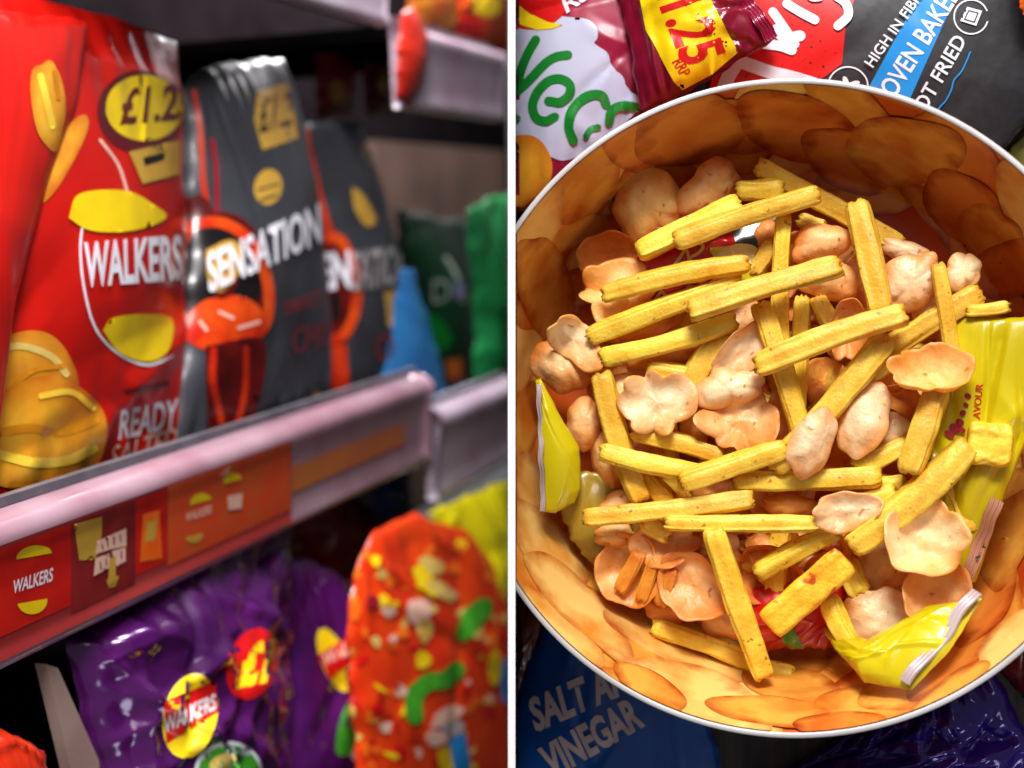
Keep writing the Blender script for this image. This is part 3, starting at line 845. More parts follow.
# --- sticks
ST = [
 ('rough stick with a broken end above the red packet', 639, 252, 739, 203, 25, 2.9, 2.7),
 ('long smooth stick crossing above the red packet', 676, 241, 818, 194, 22, 3.8, 3.8),
 ('short stub stick beside the folded cracker at the top', 738, 190, 783, 189, 22, 2.1, 2.2),
 ('shaded stick slanting down along the upper bowl wall', 758, 166, 900, 245, 24, 2.0, 1.0),
 ('thick upright stick leaning on the upper right crackers', 857, 203, 881, 312, 25, 3.4, 4.0),
 ('slim stick lying across the knobbly flower cracker', 603, 294, 748, 263, 20, 3.4, 3.6),
 ('stick between two parallel ones on the left, under the central top stick', 589, 337, 740, 282, 22, 2.9, 3.0),
 ('long thick top stick over the upright ones at the centre', 690, 312, 840, 266, 26, 4.6, 4.6),
 ('lowest of the parallel sticks on the upper left', 602, 358, 735, 321, 22, 3.0, 3.2),
 ('upright stick under the long central top stick', 784, 216, 781, 345, 20, 2.9, 2.6),
 ('lower upright stick under the right end of the central top stick', 802, 298, 799, 408, 20, 2.2, 2.2),
 ('steep stick crossing under the long right top stick', 760, 304, 801, 436, 24, 3.2, 3.4),
 ('long right top stick lying over the crossing sticks', 757, 366, 904, 314, 27, 4.5, 5.0),
 ('slanting stick reaching towards the right packet', 979, 293, 882, 352, 23, 3.0, 2.8),
 ('long diagonal stick passing under the smooth oval shell', 888, 337, 773, 468, 26, 3.6, 3.4),
 ('thin upright stick at the right behind the three lobed cup', 938, 265, 958, 418, 19, 3.6, 2.6),
 ('steep stick beside the pale flower cracker on the left', 601, 375, 641, 500, 26, 3.2, 2.6),
 ('middle left stick lying over the steep one', 601, 452, 705, 474, 24, 3.7, 3.3),
 ('stick just under the pale flower cracker', 634, 432, 722, 457, 22, 2.8, 2.8),
 ('stick running from the centre to the left below the scalloped dish', 682, 482, 785, 449, 23, 4.0, 3.8),
 ('level stick below the smooth oval shell', 735, 481, 880, 477, 23, 3.0, 3.2),
 ('lower left stick with a pointed tip over the olive packet', 585, 518, 752, 499, 24, 3.4, 3.3),
 ('level stick above the lower upright stick', 667, 523, 816, 524, 20, 3.9, 3.6),
 ('lower upright stick reaching down to the bowl wall', 713, 530, 764, 676, 25, 4.2, 3.0),
 ('short grainy stick under the pale knobbly cracker', 757, 573, 836, 531, 21, 2.4, 2.8),
 ('stub stick pointing down onto the yellow packet end', 829, 598, 859, 658, 22, 2.6, 3.0),
 ('rounded stick end beside the ridged stick', 846, 562, 860, 594, 23, 1.6, 1.8),
 ('shaded stick lying along the lower bowl wall', 654, 627, 762, 668, 23, 1.0, 1.0),
 ('short shaded stick end at the foot of the lower upright stick', 764, 668, 792, 674, 20, 0.9, 0.9),
 ('long thick diagonal stick at the lower right', 852, 546, 969, 446, 29, 3.6, 4.0),
 ('upright stick standing below the three lobed cup', 909, 472, 938, 388, 27, 4.1, 3.9),
 ('stick behind the foot of the upright one on the right', 855, 467, 906, 445, 22, 2.8, 2.8),
 ('stick stub behind the upright one near the red print', 926, 458, 945, 428, 18, 2.4, 2.4),
 ('slim stick leaning beside the wavy dish cracker', 944, 472, 970, 532, 21, 2.5, 2.8),
 ('yellow stick stub above the wavy dish cracker', 930, 486, 950, 510, 18, 2.3, 2.3),
 ('small stick chip beside the folded orange cracker', 862, 383, 890, 364, 16, 2.8, 2.9),
 ('rough stick going down behind the pale flower cracker', 687, 390, 724, 328, 25, 2.5, 2.6),
 ('stick stub peeping above the pale flower cracker', 648, 368, 692, 376, 18, 2.5, 2.5),
 ('stick stub right of the pale knobbly cracker', 862, 503, 896, 491, 19, 2.9, 2.9),
 ('rounded stick stub below the level stick at the right', 876, 482, 902, 484, 19, 2.4, 2.4),
 ('dim stick lying on top of the right packet edge', 968, 311, 1008, 307, 13, 3.4, 3.6),
 ('stick chip beside the upright stick near the red packet', 754, 272, 772, 242, 20, 1.9, 2.0),
 ('stick chip beside the curled orange rimmed cracker', 817, 298, 832, 328, 20, 2.2, 2.2),
 ('stick chip above the puffy two lobed cracker', 800, 220, 824, 228, 17, 1.8, 1.8),
 ('stick chip below the lower left stick', 645, 520, 668, 536, 20, 2.4, 2.4),
]
for i, s_ in enumerate(ST): stick(*s_, seed=i)
stick('red specked stick under the middle left stick', 640, 468, 672, 506, 24, 2.2, 2.2, 'r', seed=71)
for i, (a, b_, c_, d_, lb) in enumerate([(620, 590, 640, 553, 'toasted stick at the left inside the open brown cracker'), (642, 600, 655, 562, 'toasted stick in the middle of the open brown cracker'), (660, 604, 672, 568, 'toasted stick at the right inside the open brown cracker')]):
    stick(lb, a, b_, c_, d_, 17, 2.0, 2.3, 'o', seed=80 + i, group='toasted sticks in the open cracker')
slab('broad ridged stick with red specks at the bottom of the heap', 770, 625, 845, 560, 33, 3.7, 4.0, 'r', 3, 5)
slab('broad ridged chunk lying on the right packet', 969, 442, 1010, 446, 42, 3.9, 3.9, 'y', 3, 6)

# ================================================================== packets on the table
mag = film('magenta_film', (160, 10, 58), (110, 6, 38), 0.42, 0.12)
o, bv = packet('snack_packet', 'magenta packet with green script on a white cloud, left above the bowl', 'packet', top=[(516, -60), (700, -60)], right=[(700, -60), (680, 20), (672, 118)],
               bottom=[(516, 215), (560, 190), (620, 150), (672, 118)], left=[(516, -60), (516, 215)], pn=tplane(0.008), m=mag, thick=0.02, seed=31, lim=516, wr=0.55, nx=90, ny=100, pw=0.35)
vfilm = film('white_print', (194, 196, 216), (176, 178, 204), 0.3, 0.4)
a_ = Art(bv, 'R', 5)
cloud = [(505, 16)] + [(580, 18)] + [(580 + 18 * math.sin(t), 34 - 16 * math.cos(t)) for t in np.linspace(0.2, 2.2, 8)] + [(598 + 12 * math.sin(t), 62 - 14 * math.cos(t)) for t in np.linspace(0.5, 2.3, 8)] + \
        [(612 + 13 * math.sin(t), 84 - 13 * math.cos(t)) for t in np.linspace(0.4, 2.1, 8)] + [(626 + 15 * math.sin(t), 104 - 12 * math.cos(t)) for t in np.linspace(0.4, 2.6, 8)] + [(600, 148), (566, 160), (548, 156), (505, 142)]
a_.add(spoly(cloud[1:-1] + [(505, 142), (505, 80), (505, 16)]), vfilm)
a_.build('printed_panel', o)
a_ = Art(bv, 'R', 3, 0.00056)
for st, w in [([(536, 40), (528, 54), (521, 72), (518, 90)], 9), ([(518, 91), (530, 80), (545, 64), (556, 57), (568, 55)], 9),
              ([(549, 101), (560, 102), (569, 95), (570, 85), (561, 79), (549, 81), (538, 92), (533, 106), (537, 118), (546, 121), (555, 117)], 9),
              ([(606, 104), (602, 96), (592, 95), (579, 102), (571, 114), (569, 128), (573, 140)], 9.5), ([(586, 136), (590, 130), (598, 127)], 6), ([(609, 122), (611, 112), (620, 106), (636, 107)], 9),
              ([(515, 116), (519, 118)], 5)]:
    a_.add(stroke(st, w), GREEN)
a_.build('lettering', o)
a_ = Art(bv, 'R', 5, 0.00056)
a_.add(ell(533, -18, 44, 48, 18), RED)
a_.add(poly([(505, 0), (516, 2), (530, 14), (548, 22), (563, 25), (552, 29), (538, 30), (524, 26), (505, 18)]), YEL)
a_.add(text('RS', (567, 14), (24, -16), (-6, -16), 0.02), WHITE)
a_.build('logo', o)
a_ = Art(bv, 'R', 5, 0.00056)
a_.add(crisp(516, 172, 36, 38, 10, 3, 0.06), CRISP)
a_.build('crisp_print', o)

o, bv = packet('snack_packet', 'crimson packet end with a yellow price flash above the bowl rim', 'packet', top=[(596, -70), (735, -24)], right=[(735, -24), (776, 38)], bottom=[(640, 112), (690, 92), (776, 38)],
               left=[(596, -70), (625, 20), (640, 112)], pn=tplane(0.030), m=film('crimson_film', (138, 14, 46), (92, 6, 30), 0.3, 0.3), thick=0.014, seed=32, wr=1.0, nx=90, ny=80, creases=14)
a_ = Art(bv, 'R', 4)
a_.add(poly([(638, -12), (706, -14), (712, 2), (738, 52), (712, 74), (682, 90), (674, 82), (646, 30)]), ink('price_yellow', (238, 205, 16), 0.25))
a_.build('price_flash', o)
a_ = Art(bv, 'R', 4, 0.00056)
a_.add(text('£1.25', (648, -20), (34, 88), (45, -15), 0.03), RED)
a_.add(text('RRP', (672, 62), (9, 15), (10, -5), 0.01), RED)
a_.build('lettering', o)
seal_strip(o, (738, -22), (778, 36), (-12, 7), plane3((738, -22, 0.034), (778, 36, 0.034), (720, 20, 0.036)), film('crimson_seal', (150, 20, 62), (110, 8, 40), 0.22, 0.6), 50, 4)

blk = film('matt_black_film', (34, 33, 36), (24, 23, 26), 0.5, 0.1, ns=300, bump=0.5)
o, bv = packet('snack_packet', 'matt black packet with white brush lettering on a red patch at the top right', 'packet', top=[(690, -70), (880, -80), (1075, -90)], right=[(1075, -90), (1048, 105), (1002, 150), (968, 182)],
               bottom=[(706, 112), (800, 118), (890, 150), (968, 182)], left=[(690, -70), (700, 20), (706, 112)], pn=tplane(0.006), m=blk, thick=0.018, seed=33, wr=0.35, nx=110, ny=80, creases=6, pw=0.35)
a_ = Art(bv, 'R', 5)
redpatch = mat('speckled_red_print', srgb(214, 18, 14), 0.4, srgb(190, 10, 10), 40, 1, 3, speck=(srgb(60, 6, 6), 420, 0.68))
a_.add(poly([(700, 120), (718, 60), (760, -20), (862, -20), (846, 22), (842, 64), (826, 76), (806, 86), (790, 110)]), redpatch)
a_.build('printed_panel', o)
a_ = Art(bv, 'R', 3, 0.00056)
for st, w in [([(722, 96), (728, 78), (736, 64)], 14), ([(742, 62), (770, 72), (795, 78), (814, 84)], 13), ([(773, 12), (783, 26), (795, 44)], 9), ([(776, 30), (786, 38), (800, 36)], 11), ([(764, 44), (780, 46), (792, 50)], 10), ([(787, 4), (800, 12), (815, 20)], 9),
              ([(836, -4), (846, 4), (848, 16), (838, 26)], 9), ([(806, -8), (812, -2), (820, -2)], 7)]:
    a_.add(stroke(st, w), WHITE)
a_.add(text('HIGH IN FIBRE', (873, 68), (54, -76), (-9, -6), 0.01), WHITE)
a_.build('lettering', o)
a_ = Art(bv, 'R', 5, 0.0003)
a_.add(poly([(864, 96), (925, -16), (962, -16), (957, -6), (904, 112)]), CYAN)
a_.build('printed_band', o)
a_ = Art(bv, 'R', 3, 0.00056)
a_.add(text('OVEN BAKED', (895, 99), (68, -107), (-17, -11), 0.015), WHITE)
a_.add(text('NOT FRIED', (918, 126), (49, -85), (-13, -8), 0.015), WHITE)
a_.add(stroke([(934, 119), (939, 108), (946, 100), (951, 90), (954, 80), (961, 72), (966, 62), (970, 52)], 1.5), CYAN)
a_.build('lettering', o)
a_ = Art(bv, 'R', 3, 0.00056)
a_.add(stroke([(971 + 17 * math.cos(t), 17 + 17 * math.sin(t)) for t in np.linspace(0.3, 5.9, 16)], 1.5), WHITE)
sq = lambda k: poly([(971 + k * (-9 - 2), 17 + k * (4)), (971 + k * (-4), 17 + k * (-10)), (971 + k * 11, 17 + k * (-6)), (971 + k * 5, 17 + k * 9)])
a_.add(sq(1.0), WHITE); a_.add(sq(0.68), BLACK); a_.add(sq(0.52), WHITE)
a_.build('icon', o)
a_ = Art(bv, 'R', 3, 0.00056)
a_.add(stroke([(848 + 20 * math.cos(t), 87 + 20 * math.sin(t)) for t in np.linspace(3.2, 6.2, 12)], 1.4), WHITE)
for (x, y, ro) in [(846, 82, 70), (854, 84, -20), (840, 86, 30)]: a_.add(ell(x, y, 6, 2.8, ro, 14), WHITE)
a_.build('icon', o)

o, bv = packet('snack_packet', 'dark olive packet edge at the right beside the black packet', 'packet', **quad((1062, 95), (1110, 120), (1060, 260), (985, 172)), pn=tplane(0.002), m=film('olive_film', (92, 84, 22), (30, 28, 8), 0.3, 0.4, ns=60), thick=0.012, seed=35, wr=0.6, nx=50, ny=50)
o, bv = packet('snack_packet', 'orange packet corner peeping in at the top right', 'packet', **quad((1014, -40), (1060, -40), (1060, 24), (1022, 14)), pn=tplane(0.034), m=film('orange_film', (225, 110, 20), (200, 70, 10), 0.3, 0.4), thick=0.004, seed=36, nx=40, ny=40)
blue = film('blue_film', (10, 76, 152), (6, 44, 100), 0.3, 0.3)
o, bv = packet('snack_packet', 'blue packet lettered for salt and vinegar in the bowl shadow', 'packet', top=[(546, 618), (620, 645), (700, 690)], right=[(700, 690), (720, 760), (740, 850)], bottom=[(516, 850), (740, 850)], left=[(546, 618), (528, 660), (516, 700), (516, 850)],
               pn=tplane(0.004), m=blue, thick=0.012, seed=37, lim=516, wr=0.35, nx=90, ny=80, creases=5, pw=0.35)
a_ = Art(bv, 'R', 4)
a_.add(text('SALT AND', (536, 733), (116, -50), (-9, -34), 0.04), PINKW)
a_.add(text('VINEGAR', (552, 780), (94, -54), (-15, -31), 0.04), PINKW)
a_.build('lettering', o)
o, bv = packet('snack_packet', 'dark red packet at the lower left under the bowl rim', 'packet', top=[(516, 600), (545, 605)], right=[(545, 605), (540, 640), (519, 700)], bottom=[(516, 704), (519, 700)], left=[(516, 600), (516, 704)], pn=tplane(0.003), m=film('brown_red_film', (92, 30, 10), (60, 12, 6), 0.35, 0.3), thick=0.006, seed=38, lim=516, nx=30, ny=40)
pur = film('violet_foil', (52, 22, 130), (26, 10, 80), 0.18, 0.6, 0.25)
o, bv = packet('snack_packet', 'crumpled violet foil packet at the lower right with bright creases', 'packet', top=[(840, 735), (900, 712), (985, 655)], right=[(985, 655), (1030, 735), (1060, 850)], bottom=[(720, 850), (1060, 850)], left=[(840, 735), (780, 775), (720, 850)],
               pn=tplane(0.004), m=pur, thick=0.022, seed=39, wr=1.3, nx=110, ny=100, creases=30, pw=0.4)
o, bv = packet('snack_packet', 'deep red packet corner at the right edge below the rim', 'packet', **quad((985, 655), (1060, 600), (1060, 740), (1030, 705)), pn=tplane(0.002), m=film('deep_red_film', (110, 22, 18), (70, 8, 10), 0.3, 0.4), thick=0.008, seed=40, nx=40, ny=40)

# ================================================================== shop shelves on the left
metal = mat('shelf_metal', srgb(24, 20, 22), 0.7, srgb(16, 13, 15), 20, spec=0.0)
brown = mat('shelf_back_brown', srgb(104, 78, 64), 0.8, srgb(74, 54, 44), 12)
rail_m = mat('rail_plastic', srgb(184, 152, 164), 0.16, srgb(158, 116, 130), 14, coat=0.9, metal=0.12)
rail_p = mat('rail_plastic_pale', srgb(216, 198, 214), 0.22, srgb(190, 160, 178), 14, coat=0.9, metal=0.12)
lip_m = mat('rail_lip', srgb(128, 60, 58), 0.35, srgb(104, 44, 44), 14)
steel = mat('brushed_steel', srgb(150, 146, 156), 0.35, srgb(120, 116, 124), 60, metal=0.6)


def rail(name, label, u0, u1, vt, vb, mface, deep=0.42, n0=0.0):
    hgt = vt - vb
    prof = [(0.000, vb), (0.0035, vb + 0.02 * hgt), (0.0045, vb + 0.08 * hgt), (0.0030, vb + 0.14 * hgt), (0.0040, vb + 0.3 * hgt), (0.0050, vb + 0.55 * hgt), (0.0065, vb + 0.70 * hgt), (0.0085, vb + 0.78 * hgt),
            (0.0095, vb + 0.85 * hgt), (0.008, vb + 0.92 * hgt), (0.0035, vb + 0.97 * hgt), (-0.004, vb + hgt)]
    k = len(prof); V, Fc = [], []
    nseg = 30
    for i in range(nseg + 1):
        u = u0 + (u1 - u0) * i / nseg
        for (n, v) in prof: V.append(sh(u, v, n + n0))
        for (n, v) in prof[::-1]: V.append(sh(u, v, -0.006 + n0))
    K = 2 * k
    for i in range(nseg):
        for j in range(K): Fc.append((i * K + j, i * K + (j + 1) % K, (i + 1) * K + (j + 1) % K, (i + 1) * K + j))
    Fc.append(tuple(range(K))); Fc.append(tuple(nseg * K + j for j in range(K))[::-1])
    V_, F_ = box(sh(u0, vt - 0.012, -deep + n0), SU * (u1 - u0), SV * 0.010, SN * (deep - 0.0065))
    o = mk(name, V_, F_, metal, smooth=False); tag(o, label, 'shelf')
    rl = mkc('price_rail', V, Fc, mface, o)
    for p in rl.data.polygons: p.use_smooth = True
    V_, F_ = box(sh(u0, vt + 0.0005, -0.009 + n0), SU * (u1 - u0), SV * 0.004, SN * 0.005)
    mkc('edge_bead', V_, F_, steel, o, smooth=False)
    return o, rl


u_end = shelf_u(424); u2 = shelf_u(430); u_far = shelf_u(509.6)
lowA, railA = rail('shop_shelf', 'near shelf with a red and mauve price rail full of brand cards', -0.18, u_end, 0.0329, -0.0329, rail_m)


def v_at(px, py):                              # shelf-front height seen at this pixel
    P = on_plane(px, py, SO, SN); return float(np.dot(P - SO, SV))


vt2, vb2 = v_at(430, 408), v_at(430, 503)
lowB, railB = rail('shop_shelf', 'farther shelf with a plain pale price rail beside green packets', u2, u_far, vt2, vb2, rail_p)
vb3 = v_at(394, 30)
upA, railC = rail('shop_shelf', 'upper near shelf with a grey price rail crossing the top', shelf_u(150), shelf_u(404), vb3 + 0.066, vb3, rail_p)
vt4, vb4 = v_at(416, 27), v_at(416, 110)
upB, railD = rail('shop_shelf', 'upper farther shelf with a shiny lilac price rail and red packets on it', shelf_u(416), u_far, vt4, vb4, rail_p)
vbl = v_at(200, 900)
V_, F_ = box(sh(-0.12, vbl - 0.02, -0.42), SU * (u_far + 0.12), SV * 0.02, SN * 0.44)
o = mk('shop_shelf', V_, F_, metal, smooth=False); tag(o, 'dark bottom shelf carrying the purple and orange packets', 'shelf')
V_, F_ = box(sh(-0.3, vbl - 0.1, -0.45), SU * (shelf_u(506, -0.45) + 0.3), SV * 1.1, SN * 0.02)
o = mk('shelf_back_panel', V_, F_, metal, smooth=False); tag(o, 'dark panel closing the back of the near shelves', 'panel')
ub = shelf_u(378, -0.20)
V_, F_ = box(sh(ub, vb2 - 0.1, -0.20), SU * (shelf_u(505, -0.20) - ub), SV * (vb4 - vb2 + 0.1), SN * 0.01)
o = mk('shelf_back_panel', V_, F_, brown, smooth=False); tag(o, 'brown back panel of the farther bay behind the green packets', 'panel')
# bracket
pn = splane(-0.004)
P = [on_plane(x, y, *pn) for x, y in [(46, 664), (58, 668), (112, 790), (76, 790)]]
dv = -SN * 0.006
V_ = P + [p + dv for p in P]
o = mk('shelf_bracket', V_, [(0, 3, 2, 1), (4, 5, 6, 7), (0, 1, 5, 4), (1, 2, 6, 5), (2, 3, 7, 6), (3, 0, 4, 7)], mat('bracket_paint', srgb(176, 150, 138), 0.35, srgb(150, 122, 112), 20), smooth=False)
tag(o, 'pale slanting metal bracket at the lower left beside the purple packet', 'bracket')

# --- cards in the near rail
rb = bvh_of(railA)


CARDN = [0]


def card(label, pts, layers, m):
    CARDN[0] += 1; e = 0.0004 + 0.0003 * min(CARDN[0], 2); a = Art(rb, 'L', 5, e); a.add(poly(pts), m)
    used = sorted({i for f in a.F for i in f}); mpx = {o_: n for n, o_ in enumerate(used)}
    if not used: return
    o = mk('price_card', [a.V[i] for i in used], [[mpx[i] for i in f] for f in a.F], a.mats); tag(o, label, 'price card')
    b2 = Art(rb, 'L', 4, e + 0.0003)
    for shp, mm in layers: b2.add(shp, mm)
    b2.build('lettering', o)


cardred = ink('card_red', (205, 32, 22), 0.14, (185, 24, 20)); cardmar = ink('card_maroon', (140, 36, 36), 0.14, (112, 26, 28)); cardor = ink('card_orange_red', (214, 70, 34), 0.14, (200, 90, 40))
strip = lambda x0, x1, f0, f1: [(x0, (512 - .328 * x0) * (1 - f0) + (668 - .487 * x0) * f0), (x1, (512 - .328 * x1) * (1 - f0) + (668 - .487 * x1) * f0), (x1, (512 - .328 * x1) * (1 - f1) + (668 - .487 * x1) * f1), (x0, (512 - .328 * x0) * (1 - f1) + (668 - .487 * x0) * f1)]
card('long dull red backing strip of the near price rail, red lip reflection coloured in', strip(-30, 291, 0.215, 0.96), [], ink('strip_red', (138, 40, 40), 0.14, (160, 58, 56), 8))  # bottom band paints the red reflection on the rail's lip
card('red brand card with a yellow and white oval logo, nearest in the rail', strip(-30, 70, 0.24, 0.80), [
    (ell(33, 556, 18, 11, -10, 24, 180, 360), YEL), (ell(31, 601, 15, 13, -10, 24, 0, 180), YEL), (text('WALKERS', (11, 594), (40, -13), (1, -14), 0.02), WHITE)], cardred)
card('maroon card with yellow blocks and pale lettering in the middle of the rail', strip(70, 134, 0.24, 0.86), [
    (poly([(73, 524), (101, 516), (100, 550), (92, 560), (78, 560)]), GOLD), (poly([(105, 580), (118, 575), (114, 586), (108, 588)]), GOLD),
    (poly([(96, 541), (106, 536), (125, 528), (125, 546), (110, 549), (94, 554)]), PINKY), (poly([(94, 558), (108, 553), (110, 566), (104, 570), (92, 576)]), PINKY), (poly([(110, 551), (124, 547), (124, 561), (115, 566)]), PINKY),
    (poly([(108, 558), (114, 556), (114, 580), (106, 586)]), GOLD), *[(stroke(l_, 1.1, False), MARO) for l_ in ([(106, 538), (106, 546)], [(112, 536), (112, 544)], [(118, 534), (119, 541)], [(100, 544), (101, 549)], [(98, 562), (99, 569)], [(104, 559), (104, 565)], [(119, 551), (119, 558)])]], cardmar)
card('narrow red card with gold marks between the maroon and orange cards', strip(135, 166, 0.24, 0.80), [
    (poly([(142, 514), (158, 510), (161, 558), (139, 562)]), ORNG), (poly([(146, 522), (156, 519), (154, 540), (144, 542)]), GOLD)], cardred)
card('orange red card with two small oval logos on the far half of the rail', strip(167, 290, 0.22, 0.84), [
    (ell(200, 502, 11, 9, -15, 20, 180, 360), YEL), (ell(193, 535, 9, 8, -15, 20, 0, 180), GOLD), (text('WALKERS', (184, 522), (26, -9), (1, -9), 0.02), PINKY),
    (ell(231, 480, 9, 8, -15, 20, 170, 370), YEL), (poly([(218, 476), (229, 466), (226, 474)]), PINKY), (poly([(226, 496), (241, 493), (240, 508), (227, 510)]), PINKY)], cardor)
card('plain amber card at the far end of the near rail', strip(291, 404, 0.46, 0.70), [], ink('card_amber', (190, 110, 50), 0.14, (170, 90, 60), 12))

# --- packets on the near shelf
red1 = film('red_packet_film', (204, 24, 12), (172, 12, 8), 0.3, 0.35)
o, bv = packet('crisp_packet', 'big red crisp packet with a yellow price roundel and two printed crisps', 'packet', top=[(-95, -30), (90, 10), (178, 40)], right=[(178, 40), (179, 250), (180, 400), (190, 470)], bottom=[(-95, 580), (190, 470)], left=[(-95, -30), (-95, 580)],
               pn=splane(-0.035, 3), m=red1, thick=0.030, seed=51, wr=0.5, nx=100, ny=120, creases=10, pw=0.45)
a_ = Art(bv, 'L', 6, 0.0004, 0.0002)
a_.add(ell(141, 112, 44, 42, 0), MARO); a_.add(ell(144, 108, 39, 33, 0), YEL)
a_.add(text('£1.25', (119, 126), (72, -6), (4, -38), 0.03), DKRED)
a_.add(poly([(128, 152), (179, 140), (179, 174), (142, 184)]), GOLD); a_.add(poly([(142, 158), (164, 152), (163, 160), (144, 166)]), BLACK)
a_.build('price_flash', o)
a_ = Art(bv, 'L', 6, 0.0004, 0.0002)
a_.add(stroke([(100, 140), (118, 165), (128, 195)], 3), PINKY)
a_.add(stroke([(86, 205), (80, 245), (84, 290), (96, 330), (120, 355), (148, 365), (172, 356)], 2.5), WHITE)
a_.add(spoly([(68, 218), (76, 196), (100, 190), (130, 192), (152, 204), (166, 216), (150, 226), (120, 232), (88, 230)]), YEL)
a_.add(spoly([(102, 330), (112, 318), (140, 314), (170, 318), (170, 345), (156, 360), (136, 360), (116, 350)]), YEL)
a_.add(text('WALKERS', (84, 288), (98, -8), (-1, -46), 0.03), WHITE)
a_.build('logo', o)
a_ = Art(bv, 'L', 6, 0.0004, 0.0002)
a_.add(crisp(28, 382, 50, 52, 20, 11, 0.05), CRISP)
a_.add(stroke([(-10, 352), (20, 346), (50, 356), (66, 374)], 7), PALE); a_.add(stroke([(0, 400), (30, 372), (62, 366)], 5), BROWNI)
a_.add(crisp(38, 436, 68, 60, -15, 12, 0.07), CRISP2)
a_.add(stroke([(0, 432), (30, 428), (60, 432), (96, 420)], 9), BROWNI); a_.add(stroke([(-8, 452), (30, 462), (66, 460), (92, 448)], 10), BRYEL); a_.add(stroke([(40, 396), (70, 392), (92, 408)], 6), BRYEL); a_.add(stroke([(10, 484), (45, 482), (74, 470)], 6), BROWNI)
a_.build('crisp_print', o)
a_ = Art(bv, 'L', 6, 0.0004, 0.0002); a_.add(crisp(60, 160, 13, 52, 28, 14, 0.06), CRISP); a_.build('crisp_print', o)
a_ = Art(bv, 'L', 5, 0.0004)
a_.add(text('READY', (118, 440), (58, -12), (3, -30), 0.02), WHITE); a_.add(text('SALTED', (109, 470), (66, -20), (4, -24), 0.005), PINKY); a_.add(stroke([(126, 392), (140, 389), (150, 387), (166, 383)], 5), MARO)
a_.build('lettering', o)
o, bv = packet('crisp_packet', 'red crisp packet half out of view behind the price roundel packet, top left', 'packet', top=[(-80, 0), (30, 14), (88, 20)], right=[(88, 20), (74, 110), (36, 215), (6, 330), (-6, 513)], bottom=[(-90, 541), (-6, 513)], left=[(-80, 0), (-90, 541)],
               pn=splane(-0.004, 5), m=red1, thick=0.012, seed=52, wr=0.5, nx=70, ny=70)
a_ = Art(bv, 'L', 6, 0.0004, 0.0002)
a_.add(crisp(48, 104, 16, 48, -6, 17, 0.12), CRISP2); a_.add(stroke([(40, 76), (46, 100), (52, 126)], 7), BRYEL); a_.add(stroke([(54, 70), (58, 98)], 5), BROWNI)
a_.build('crisp_print', o)

dark1 = film('charcoal_film', (64, 66, 72), (44, 46, 52), 0.45, 0.12)


o, bv = packet('crisp_packet', 'charcoal packet with white slanted lettering and a gold price box', 'packet', top=[(184, 84), (205, 66), (245, 60), (285, 58)], right=[(285, 58), (298, 130), (314, 230), (332, 430)], bottom=[(168, 470), (332, 430)], left=[(184, 84), (180, 250), (168, 470)],
               pn=splane(-0.030, 4), m=dark1, thick=0.030, seed=53, wr=0.4, nx=80, ny=110, creases=8, pw=0.45)
a_ = Art(bv, 'L', 5, 0.0004, 0.0002)
a_.add(poly([(257, 92), (288, 82), (298, 138), (262, 150), (254, 120)]), GOLD); a_.add(text('£1.2', (259, 134), (32, -8), (2, -36), 0.02), BLACK)
a_.build('price_flash', o)
a_ = Art(bv, 'L', 5, 0.0004, 0.0002)
a_.add(ell(268, 187, 14, 18, 10), GOLD); a_.add(stroke([(258, 190), (278, 184)], 2, False), dark1); a_.add(stroke([(260, 200), (276, 195)], 2, False), dark1)
a_.build('logo', o)
CHIL = ink('chilli_orange', (228, 84, 22), 0.25, (200, 30, 10), 50)
a_ = Art(bv, 'L', 6, 0.0004, 0.0001)
a_.add(stroke([(194, 92), (200, 130), (203, 180), (206, 200)], 6), ORG_INK); a_.add(stroke([(212, 140), (216, 170), (217, 215)], 5), CRIM)
a_.add(spoly([(176, 205), (200, 195), (215, 215), (212, 240), (200, 300), (180, 330)]), DKRED)
a_.add(ell(222, 278, 47, 66, 0), DKRED); a_.add(ell(222, 272, 42, 55, 0), BLACK)
a_.add(stroke([(180, 250), (190, 228), (215, 222), (240, 232), (258, 256), (268, 290), (264, 325), (240, 342), (205, 344), (182, 330)], 11), CHIL)
a_.add(spoly([(186, 318), (205, 300), (240, 296), (262, 312), (256, 334), (225, 346), (196, 342)]), CHIL)
a_.add(ell(226, 278, 12, 22, 20), DKRED); a_.add(spoly([(206, 250), (232, 240), (244, 262), (222, 292), (208, 280)]), GOLD)
for st in [[(219, 312), (232, 318)], [(238, 328), (258, 322)], [(200, 322), (206, 330)]]: a_.add(stroke(st, 3.5, False), PINKY)
a_.add(spoly([(205, 346), (262, 340), (258, 400), (240, 436), (212, 440), (206, 400)]), DKRED); a_.add(stroke([(213, 350), (212, 380), (220, 420)], 7), ORG_INK); a_.add(stroke([(245, 348), (244, 390), (236, 425)], 6), ORG_INK)
a_.build('food_print', o)
a_ = Art(bv, 'L', 6, 0.0004); a_.add(poly([(298, 428), (316, 388), (324, 408), (320, 424)]), GOLD); a_.build('gold_corner', o)
a_ = Art(bv, 'L', 5, 0.0030)
a_.add(text('SENSATIONS', (208, 294), (122, -56), (-2, -40), 0.025), WHITE)
a_.add(text('SWEET', (282, 316), (38, -12), (0, -14), 0.0), CRIM); a_.add(text('CHILLI', (290, 354), (52, -14), (1, -26), 0.0), CRIM)
a_.build('lettering', o)

